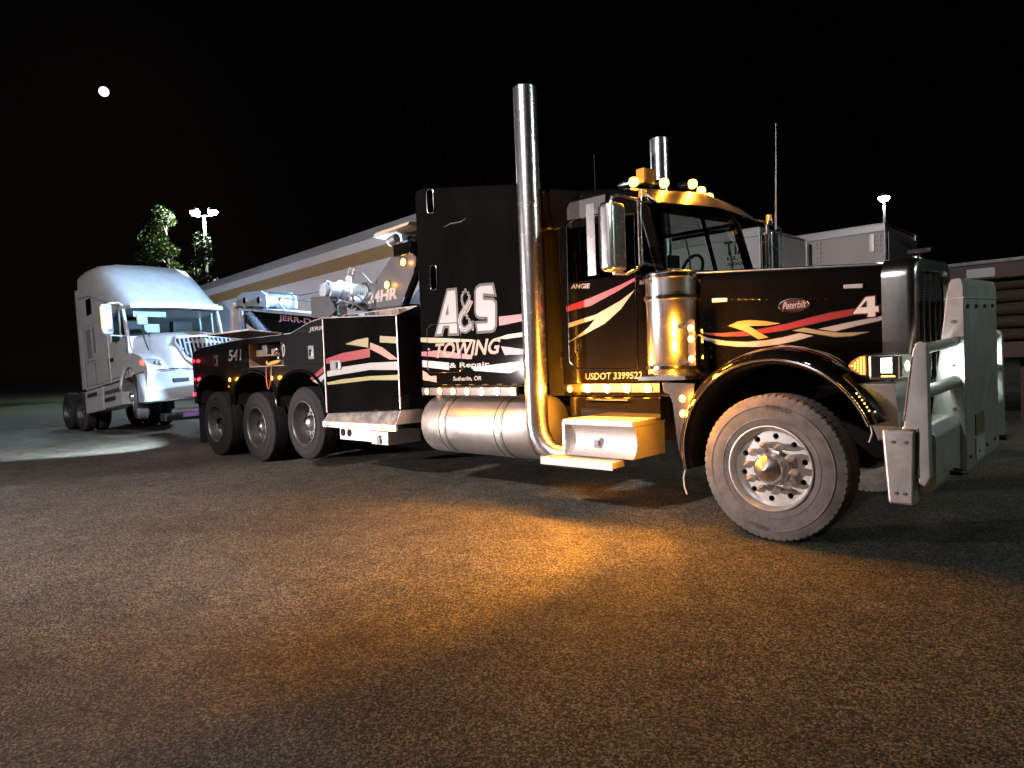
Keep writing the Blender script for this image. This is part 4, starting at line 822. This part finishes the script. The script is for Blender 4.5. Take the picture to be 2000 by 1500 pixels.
obj('roof_seam', MB().tube([(1.32,-.004,3.3),(2.2,-.006,3.22),(3.0,-.004,2.98),(3.6,.01,2.8),(4.3,.035,2.6)], .012, 6).tube([(2.6,.6,3.9),(3.2,.62,3.68),(3.55,.8,3.5),(3.7,1.1,3.44),(3.55,1.4,3.5),(3.2,1.58,3.68)], .01, 6), m_grey, W)
for yy in (.0, 2.17): box('side_extender', (1.02,1.29,yy,yy+.03,1.0,3.55), m_wt, W, .01)
obj('extender_edge', MB().box(.98,1.02,.0,.03,1.0,3.6), m_gseam, W)
obj('sleeper', MB().box(1.3,3.35,.0,2.2,.95,2.499), m_wt, W, .02)
obj('cab_body', MB().box(3.352,4.72,.02,2.18,.95,1.86), m_wt, W, .02)
for a in ((1.75,2.15,1.7,2.42),(2.3,2.5,1.78,2.42)): box('side_window', (a[0],a[1],-.012,-.001,a[2],a[3]), m_grey, W, .004)
w = box('roof_window', (1.95,2.35,-.012,-.001,2.75,3.15), m_tint, W, .004)
def seam(pts, nm='panel_gap'): obj(nm, MB().tube(pts, .007, 5), m_gseam, W)
seam([(1.5,-.003,1.62),(2.3,-.003,1.62),(2.32,-.003,1.02),(1.5,-.003,1.02),(1.5,-.003,1.62)]); seam([(3.34,-.003,1.0),(3.34,-.003,2.48)]); seam([(4.6,.016,1.0),(4.62,.016,1.86)]); seam([(3.4,.016,1.02),(4.55,.016,1.02)]); seam([(2.36,-.003,1.0),(3.3,-.003,1.02)])
obj('door_handle', MB().box(3.5,3.66,-.02,.018,1.42,1.5), m_frame, W, .01)
sk = MB().box(1.25,2.75,-.02,.5,.36,.92).box(2.77,4.15,-.02,.5,.38,.9)
obj('side_skirt', sk, m_wt, W, .03); box('step_slot', (1.5,2.3,-.032,-.0205,.74,.84), m_gseam, W); box('step_slot', (2.9,3.7,-.032,-.0205,.52,.62), m_gseam, W); box('step_plate', (3.0,4.1,-.05,-.0205,.7,.78), m_steel, W)
for yy in (.03, 2.13):
    obj('pillar', MB().hexa([(4.55,yy,1.86),(4.7,yy,1.86),(4.7,yy+.05,1.86),(4.55,yy+.05,1.86),(4.42,yy,2.5),(4.52,yy,2.5),(4.52,yy+.05,2.5),(4.42,yy+.05,2.5)]), m_wt, W, .01)
    obj('pillar', MB().box(3.352,3.46,yy,yy+.05,1.86,2.5), m_wt, W, .01); obj('pillar', MB().box(4.12,4.2,yy,yy+.04,1.86,2.5), m_wt, W, .01)
    obj('door_glass', MB().box(3.46,4.55,yy+.02,yy+.026,1.86,2.5), m_trans, W, smooth=0)
obj('cab_interior', MB().box(3.36,3.4,.08,2.12,1.4,2.5).box(4.3,4.6,.1,2.1,1.86,1.93), m_dark, W)
for yy in (.3,1.4): obj('cab_seat', MB().box(3.5,3.65,yy,yy+.5,1.7,2.4), m_frame, W, .05)
ws = [[(4.70-.0*k+.12*math.sin(math.pi*k/8), .1+2.0*k/8, 1.87) for k in range(9)], [(4.5+.14*math.sin(math.pi*k/8), .1+2.0*k/8, 2.5) for k in range(9)]]
obj('windshield', MB().loft(ws, cap=False), m_trans, W, smooth=60)
obj('windshield_seal', MB().tube(ws[0], .015, 6).tube(ws[1], .012, 6), m_gseam, W)
box('dash_placard', (4.62,4.63,.42,.74,1.95,2.14), mat('placard_paper', (.55,.68,.8), .6), W, 0)
obj('sun_shade', MB().box(4.5,4.51,.25,.95,2.33,2.45), mat('shade_grey', (.35,.42,.42), .6), W)
obj('visor', MB().loft([[(4.86+.1*math.sin(math.pi*k/8), .08+2.04*k/8, 2.5) for k in range(9)], [(4.92+.1*math.sin(math.pi*k/8), .08+2.04*k/8, 2.46) for k in range(9)], [(4.88+.1*math.sin(math.pi*k/8), .08+2.04*k/8, 2.56) for k in range(9)]], cap=False), m_wt, W, smooth=60)
LEAN[0] = 0
for yy, xx in ((.92,4.97),(1.1,4.99),(1.28,4.97),(.3,4.9),(1.98,4.88)):
    c = obj('cab_marker_lamp', MB().sphere((xx,yy,2.575), .032, 10, 6, (1,1.6,.7)), lamp_mat('cab_marker_%d' % int(yy*100), (1,.62,.25), 1.6), W)
def wsec(x, y0, zt, zb=.92):
    h = [(y0,zb),(y0,zb+(zt-zb)*.55),(y0+.03,zt-.12),(y0+.1,zt-.04),(y0+.25,zt),(1.1,zt+.05)]
    return [(x, y, z) for y, z in h] + [(x, 2.2-y, z) for y, z in h[::-1][1:]]
obj('hood', MB().loft([wsec(4.72,.1,1.88), wsec(5.1,.18,1.86), wsec(5.5,.26,1.81), wsec(5.85,.34,1.74), wsec(6.1,.4,1.65), wsec(6.2,.46,1.5), wsec(6.22,.55,1.2)], closed=True), m_wt, W, smooth=55)
arch = [(4.76+.63*math.cos(a), .52+.63*math.sin(a)) for a in [R(10)+R(160)*i/14 for i in range(15)]]
ft = [(4.12,.92),(4.2,1.18),(4.45,1.38),(4.8,1.46),(5.2,1.42),(5.55,1.32),(5.8,1.2),(5.95,1.05),(6.0,.92),(5.9,.63)]
for yy in (-.04, 1.72):
    obj('fender', MB().prism(ft + arch, 'y', yy, yy+.52), m_wt, W, .05, segs=3)
obj('fender_liner', MB().loft([[(p[0],.0,p[1]) for p in arch], [(p[0],.6,p[1]) for p in arch]], cap=False), m_dark, W)
bs = []
for k in range(15):
    y = -.06+2.32*k/14; t = abs((y-1.1)/1.16); fx = 6.42-.62*t**2.6
    bs.append([(fx-.45,y,.34),(fx-.1,y,.3),(fx-.02,y,.36),(fx+.02,y,.55),(fx,y,.7),(fx-.03,y,.9),(fx-.12,y,.93),(fx-.45,y,.93)])
obj('bumper', MB().loft(bs, closed=True), m_bumpw, W, smooth=45)
for y0, y1, z0, z1 in ((.35,.62,.66,.74),): obj('fog_lamp_slot', MB().hexa([(6.2,y0,z0),(6.32,y0,z0),(6.41,y1,z0),(6.2,y1,z0),(6.2,y0,z1),(6.3,y0,z1),(6.39,y1,z1),(6.2,y1,z1)]), m_gseam, W)
obj('bumper_lip', MB().tube([(q[1][0]+.02,q[1][1],.3) for q in bs], .018, 6), m_chrome, W)
gl = [(6.24,.44,1.5),(6.18,.5,1.62),(6.18,1.1,1.66),(6.18,1.7,1.62),(6.24,1.76,1.5),(6.33,1.55,1.15),(6.38,1.3,.93),(6.38,.9,.93),(6.33,.65,1.15)]
m_grillew = mat('grille_bright', (.6,.63,.67), .35, .5)
g = obj('grille_frame', MB().tube(gl, .042, 10, closed=True), m_grillew, W)
obj('grille_back', MB().add([(p[0]-.02,p[1],p[2]) for p in gl], [tuple(range(9))]), m_gseam, W)
for k in range(13):
    y = .56+1.08*k/12; t = abs(y-1.1)/.58; zb = .98 if t < .45 else .98+.42*(t-.45)/.55
    obj('grille_bar', MB().tube([(6.21,y,1.6),(6.31,y,1.3),(6.385,y,zb)], .02, 6), m_grillew, g)
h = obj('headlamp', MB().sphere((0,0,0), .26, 18, 10, (1,.3,.38)), mat('headlamp_lens', (.55,.6,.65), .12, .5, coat=1), W); h.location = (5.84,.1,1.12); h.rotation_euler = (0, R(8), R(47))
obj('bumper_gap', MB().tube([(5.3,-.055,.94),(5.75,-.05,.945),(6.0,.12,.95),(6.2,.4,.955),(6.33,.7,.95)], .012, 6), m_gseam, W)
ol = obj('turn_lens', MB().sphere((0,0,0), .1, 12, 8, (1,.62,.8)), lamp_mat('turn_lens', (1,.2,.05), .9), h); ol.location = (-.15,-.03,.0)
for k in range(3): r_ = obj('reflector', MB().sphere((.0+.09*k,-.055,.0), .045, 10, 6, (1,.5,1)), m_chrome, h)
mi = obj('door_mirror', MB().box(4.28,4.4,-.36,-.14,1.95,2.62), m_wt, W, .05, segs=3); box('mirror_face', (4.405,4.415,-.34,-.16,2.0,2.58), m_chrome, mi); obj('mirror_arm', MB().tube([(4.34,-.2,2.64),(4.4,.0,2.66),(4.45,.1,2.55)], .02, 8).tube([(4.34,-.2,1.93),(4.4,.0,1.9),(4.5,.06,1.9)], .016, 8), m_wt, mi)
for k in range(7): obj('mirror_led', MB().box(4.36,4.42,-.375,-.362,2.06+.075*k,2.1+.075*k), lamp_mat('mled%d' % k, (1,.55,.12), 3), mi)
hm = obj('hood_mirror', MB().box(5.5,5.56,-.02,.2,1.98,2.2), m_grey, W, .04, segs=3); obj('mirror_stalk', MB().tube([(5.5,.09,2.0),(5.52,.1,1.7),(5.56,.16,1.42)], .016, 8).tube([(5.5,.1,1.9),(5.3,.3,1.76),(5.2,.45,1.74)], .012, 8), m_frame, hm)
obj('rear_frame_rails', MB().box(-1.2,1.3,.6,.7,.72,.98).box(-1.2,1.3,1.5,1.6,.72,.98), m_frame, W); box('fifth_wheel', (-.45,.45,.55,1.65,1.0,1.12), m_frame, W)  # rear frame rails of the towed truck, and its fifth wheel
LEAN[0] = 0
m_tw = mat('towed_rubber', (.04,.04,.042), .8, var=.6, vscale=6); tyre_w = tyre_mesh(.5, .28, m_tw, False)
for xx, yy, far, st_ in ((4.76,.02,False,R(-14)),(4.76,2.18,True,R(-14)),(.66,.0,False,0),(-.66,.0,False,0),(.66,2.2,True,0),(-.66,2.2,True,0)):
    z = .5 if xx > 3 else .5+.08*(-1 if xx > 0 else 1)*.66
    ww = wheel(xx, yy, z, 'f' if xx > 3 else 'b', W, steer=st_, far=far, rot=xx)
    for chd in ww.children:
        if 'tyre' in chd.name: chd.data = tyre_w
        if chd.name.startswith('lug_nut') and xx > 3: chd.data = nut_b; chd.location.y = -.1
        if chd.name.startswith('hub_cap') and xx > 3: chd.data = hub_b; chd.location.y = -.1
tb = obj('tow_bar_sign', MB().box(-12.72,-12.7,.7,1.28,.5,.66), mat('purple_sign', (.3,.1,.4), .5, var=.9, vscale=9, vcol=(.1,.12,.35)), T, .004)
ob_ = obj('lift_cross_bar', MB().cyl((-12.75,.5,.62), (-12.75,2.1,.62), .06, seg=14), m_steel, T)

# ------------------------------------------------------------------ trailers
m_tr = mat('trailer_white', (.72,.71,.73), .3, coat=.4, var=.12, vscale=.6, vcol=(.55,.55,.55))
m_tr2 = mat('trailer_cream_white', (.6,.58,.55), .45, var=.15, vscale=.6, vcol=(.46,.44,.42))
m_tstripe = mat('tan_stripe', (.34,.22,.1), .45, var=.3, vscale=2)
m_rail = mat('trailer_rail', (.6,.6,.6), .4, .7, rvar=.2, vscale=8)
def trailer(name, loc, yaw, L, Wd, H, mt, pitch, rib, zb=1.15, text_fn=None):
    t = empty(name, loc); t.rotation_euler = (0, 0, yaw)
    obj('box_body', MB().box(-L+.01,-.01,.02,Wd-.02,zb+.02,H-.03), mt, t)
    n = int(L/pitch); pm = MB().box(.002,L/n-.002,.0,.018,zb+.15,H-.16).mesh('panel', mt, .001)
    for i in range(n): p = link('panel', pm, t); p.location.x = -L+i*(L/n)
    if rib:
        rm = MB().box(-.03,.03,-.035,.0175,zb+.15,H-.16).mesh('post', mt, .004); rvm = MB()
        for k in range(24): rvm.sphere((-.055,-.001,zb+.25+(H-zb-.5)*k/23), .012, 5, 3); rvm.sphere((.055,-.001,zb+.25+(H-zb-.5)*k/23), .012, 5, 3)
        rvm = rvm.mesh('rivets', m_gseam)
        for i in range(n+1):
            p = link('post', rm, t); p.location.x = -L+i*(L/n)*.985+.12; q = link('rivets', rvm, p); q['kind'] = 'stuff'
    for z0, z1 in ((H-.155,H), (zb,zb+.145)): box('rail', (-L,0,-.025,.02,z0,z1), m_rail, t, .01)
    box('roof', (-L,0,0,Wd,H+.002,H+.03), m_rail, t, .01)
    for xx in (-L-.02, -.01): box('corner_post', (xx,xx+.03,-.02,.12,zb,H), m_rail, t, .006); box('corner_post', (xx,xx+.03,Wd-.12,Wd,zb,H), m_rail, t, .006)
    for xx in (-L+1.2,-L+2.5):
        wh = empty('wheel', (xx,.05,.52), t); link('tyre', tyre_w, wh); link('rim', rim_b, wh); wh2 = empty('wheel', (xx,Wd-.05,.52), t); wh2.rotation_euler.z = math.pi; link('tyre', tyre_w, wh2); link('rim', rim_b, wh2)
        obj('axle', MB().cyl((xx,.3,.52), (xx,Wd-.3,.52), .06, seg=10), m_frame, t)
    for yy in (.4, Wd-.5): obj('landing_leg', MB().box(-2.6,-2.48,yy,yy+.12,.0,zb), m_frame, t)
    box('chassis_beam', (-L,-.1,.7,Wd-.7,.85,zb-.002), m_frame, t)
    return t
yawA = math.atan2(-.9, 11.8)
tA = trailer('box_trailer', (-7.8+1.8*math.cos(yawA), 3.13+1.8*math.sin(yawA), 0), yawA, 13.9, 2.6, 4.1, m_tr, 1.22, False)
tag(tA, 'white box trailer with a tan stripe behind the tow truck boom', 'trailer')
sm = MB().box(.001,13.9/12-.001,-.004,-.0005,3.47,3.74).mesh('stripe', m_tstripe)
for i in range(12): s = link('stripe', sm, tA); s.location.x = -13.9+i*13.9/12
tB = trailer('box_trailer', (-4.08, 9.1, 0), 0, 14, 2.6, 3.93, m_tr2, 2.4, False)
tag(tB, 'plain white box trailer with black lettering seen past the tow truck windshield', 'trailer')
tC = trailer('box_trailer', (-2.53, 12.0, 0), 0, 14.5, 2.6, 4.1, m_tr2, 1.22, True)
tag(tC, 'ribbed white box trailer with riveted posts above the tow truck hood', 'trailer')
m_btxt = mat('black_letters', (.03,.03,.03), .6)
for s_, a_ in (('TIA', ((-4.85,3.46),(-4.32,3.44),(-4.85,3.76))), ('LLC', ((-4.8,3.35),(-4.32,3.34),(-4.8,3.43))), ('5000', ((-4.8,3.23),(-4.33,3.22),(-4.8,3.3)))):
    tt = text('side_lettering', s_, *[(q[0]+4.08, -.004, q[1]) for q in a_], m_btxt, tB, .02)
box('corner_sleeve', (-.45,.03,-.05,.1,1.2,3.45), m_tr2, tC, .03); box('corner_lamp', (-.3,-.2,-.055,-.036,3.5,3.9), m_alu, tC, .01)
box('end_panel', (.032,.05,.15,2.45,1.3,3.95), mat('trailer_end_grey', (.42,.45,.47), .5, var=.3, vscale=2), tC, .01)
box('end_notice', (.052,.06,1.8,2.0,3.35,3.75), m_gseam, tC, .01)
for k in range(3): obj('end_lamp', MB().cyl((.05,.95+.3*k,3.82), (.07,.95+.3*k,3.82), .03, seg=10), m_chrome, tC)

# ------------------------------------------------------------------ timber trailer far right
m_rust = mat('rust_red_steel', (.06,.024,.018), .6, var=.6, vscale=3, vcol=(.035,.016,.012), bump=.15, bscale=20)
m_bark = mat('log_bark', (.05,.036,.02), .85, var=.8, vscale=6, vcol=(.05,.035,.02), bump=.8, bscale=18)
F = empty('flatbed_trailer', (3.2, 10.3, 0))
tag(F, 'rust red flatbed trailer with high top rail at the right edge', 'trailer')
def fb(name, b, mt, bev=.01): o = box(name, b, mt, F, bev); o.matrix_parent_inverse = Matrix.Translation((-3.2,-10.3,0)); return o
fb('deck', (-1.6,8,9.05,11.6,1.12,1.38), m_rust); fb('top_rail', (-1.6,8,9.0,9.06,2.44,2.68), m_rust); fb('rail_cap', (-1.6,8,8.98,9.1,2.685,2.75), m_mast); fb('sign_board', (-.45,-.05,8.985,8.998,2.47,2.62), m_grey)
for k in range(5): fb('stake', (-1.5+2.3*k,-1.4+2.3*k,9.06,9.12,1.385,2.68), m_rust)
for k in range(2):
    for yy in (9.1, 11.5): o = obj('wheel', MB().lathe([(.2,0),(.3,-.01),(.45,.0),(.5,.04),(.5,.24),(.45,.28),(.2,.28)], c=(5+1.2*k,yy-.1,.5), seg=28), m_tw, F); o.matrix_parent_inverse = Matrix.Translation((-3.2,-10.3,0))
fb('support_leg', (.2,.35,9.5,9.65,0,1.118), m_rust); fb('support_leg', (.2,.35,11.0,11.15,0,1.118), m_rust)
names = ['lowest', 'second from bottom', 'middle', 'second from top', 'topmost']
for i in range(5):
    zz = 1.385+.115+.215*i; jit = [random.uniform(-.012,.012) for _ in range(12)]
    o = obj('log', MB().tube([(-1.3+.8*k, 9.28+jit[k], zz) for k in range(12)], [.105+random.uniform(-.01,.008) for _ in range(12)], 12), m_bark)
    tag(o, 'brown log, %s of the stack on the rust red flatbed' % names[i], 'log', 'logs stacked on the flatbed')

# ------------------------------------------------------------------ lamp poles
def pole(name, x, y, h, heads, label, power, col, aim=None, cat='lamp post', cone=80):
    p = empty(name, (x, y, 0)); tag(p, label, cat)
    obj('shaft', MB().tube([(0,0,0),(0,0,h-.35)], [.13,.07], 14), m_rail, p); obj('base', MB().cyl((0,0,0), (0,0,.5), .25, .24, 14), m_tr2, p)
    if len(heads) > 1: obj('cross_arm', MB().tube([(heads[0][0],heads[0][1],h-.15),(heads[0][0]*.8,heads[0][1]*.8,h-.35),(heads[1][0]*.8,heads[1][1]*.8,h-.35),(heads[1][0],heads[1][1],h-.15)], .05, 8), m_rail, p)
    for hx, hy_ in heads:
        o = obj('lamp_head', MB().lathe([(0,.22),(.2,.2),(.3,.08),(.32,.0)], c=(hx,hy_,h-.05), axis='z', seg=18), m_rail, p)
        obj('lens', MB().lathe([(.3,.0),(.3,-.1),(.2,-.22),(0,-.26)], c=(hx,hy_,h-.06), axis='z', seg=18), m_poleL, o)
        l = light('pole_lamp_light', 'SPOT' if aim else 'POINT', (hx, hy_, h-.5), power, col, o, .2, aim=Vector(aim)-Vector((x, y, 0)) if aim else None, cone=cone, blend=.4)
    return p
pole('lamp_post', -43.3, 14.0, 12.0, [(-.42,-.4),(.42,.4)], 'tall lamp post with two bright lamp heads over the lit tree', 6000, (.82,.93,1))
pole('lamp_post', -10.7, 41.7, 10.6, [(0,0)], 'single bright lamp post rising behind the ribbed white trailer', 900, (.85,1,.92))
pole('lamp_post', -1.5, -12, 9.5, [(0,0)], 'unseen lamp post added behind the camera to light the tow truck side', 11000, (1,.9,.88), aim=(-8.5,3.5,3), cone=70)  # off-frame post added as a guess at the yard lighting
pole('lamp_post', 15, 7, 9.0, [(0,0)], 'unseen lamp post added ahead of the tow truck beyond the right edge', 3400, (.8,1,.84), aim=(2.5,0,0), cone=86)  # unseen post, assumed and added for the light from ahead
wl_ = empty('tripod_work_light', (-12.7,-11.3,0)); tag(wl_, 'portable tripod work light aimed at the tow truck side', 'work light')
for k in range(3): a = k*2.094; obj('leg', MB().tube([(0,0,.7),(.45*math.cos(a),.45*math.sin(a),0)], .015, 8), m_frame, wl_)
obj('mast', MB().cyl((0,0,.65), (0,0,1.05), .02, seg=10), m_frame, wl_)
o = obj('lamp_head', MB().box(-.12,.12,-.06,.06,1.06,1.28), m_frame, wl_, .01); o.rotation_euler.z = R(-45)
o2 = obj('lens', MB().box(-.1,.1,.061,.066,1.08,1.26), m_wlamp, o)
light('work_light_beam', 'SPOT', (.1,.1,1.17), 9500, (1,.84,.8), wl_, .16, aim=(11.2,11.6,1.5), cone=50, blend=.5)

# ------------------------------------------------------------------ trees
m_leaf = mat('leaf_green', (.075,.1,.028), .6, var=.8, vscale=2, vcol=(.045,.07,.02)); m_leafd = mat('unlit_leaf_green', (.03,.042,.014), .7, var=.8, vscale=1, vcol=(.015,.022,.008)); m_bark2 = mat('tree_bark', (.08,.065,.05), .9, bump=.6, bscale=20)  # back row: night darkness put into the darker leaf colour
def tree(x, y, h, w, n, label, seed, leaf=.16, z0=.3, group=None, clumps=26):
    rnd = random.Random(seed); t = empty('tree', (x, y, 0)); tag(t, label, 'tree', group)
    tr = MB().tube([(0,0,0),(rnd.uniform(-.15,.15),rnd.uniform(-.15,.15),h*.35),(rnd.uniform(-.3,.3),rnd.uniform(-.3,.3),h*.7),(0,0,h*.95)], [.02*h,.016*h,.009*h,.003*h], 8)
    cl = []
    for i in range(clumps):
        f = rnd.random(); zz = h*(z0+(1-z0)*f*.97); rad = w*(.35+.65*math.sin(math.pi*min(1, .18+.8*f)))*rnd.uniform(.25,1); a = rnd.uniform(0, 6.283)
        c = (rad*math.cos(a), rad*math.sin(a), zz); cl.append((c, w*rnd.uniform(.22,.42)))
        tr.tube([(0,0,max(h*.15, zz-rad*.8)),(c[0]*.5,c[1]*.5,zz-rad*.35),c], [.006*h,.004*h,.0015*h], 5, caps=False)
    obj('trunk', tr, m_bark2, t)
    vs = []; fs = []
    for i in range(n):
        c, r = rnd.choice(cl); d = Vector((rnd.gauss(0,1), rnd.gauss(0,1), rnd.gauss(0,.8))); d = d.normalized()*r*rnd.uniform(.3,1.05)**.6
        p = Vector(c)+d; u = Vector((rnd.gauss(0,1), rnd.gauss(0,1), rnd.gauss(0,1))).normalized(); v = u.orthogonal().normalized(); s = leaf*rnd.uniform(.6,1.3)
        k = len(vs); vs += [p-u*s*.5, p+v*s*.28, p+u*s*.5, p-v*s*.28]; fs.append((k,k+1,k+2,k+3))
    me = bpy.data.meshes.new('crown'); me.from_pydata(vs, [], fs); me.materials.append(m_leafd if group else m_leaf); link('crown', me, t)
    return t
tree(-44.2, 11.9, 12.4, 1.5, 4200, 'lit leafy tree left of the double lamp post', 3, .22, .35)
tree(-42.6, 13.0, 10.4, 1.6, 3200, 'shorter lit leafy tree just below the double lamp post', 8, .22, .35)
dk = [(-78,27,10,4),(-42,40,11,4),(-30,50,11,4.5),(4,62,12,4.5),(13,60,12,4.5),(22,56,12,4.5)]
nm = ['first','second','third','fourth','fifth','sixth','seventh','eighth','ninth','tenth','eleventh','twelfth']
for i, (x, y, h, w) in enumerate(dk): tree(x, y, h, w, 3000, 'dark tree in the unlit back row, %s from the left' % nm[i], 20+i, .42, .15, 'dark trees around the yard', 20)

# ------------------------------------------------------------------ moon
mo = obj('moon', MB().sphere((0,0,0), 4.9, 32, 20), lamp_mat('moon_glow', (1,.98,1), 2.2)); mo.location = Vector((2.1,-4.79,1.36)) + MOON_DIR*900
tag(mo, 'small bright full moon high in the black sky at left', 'moon')
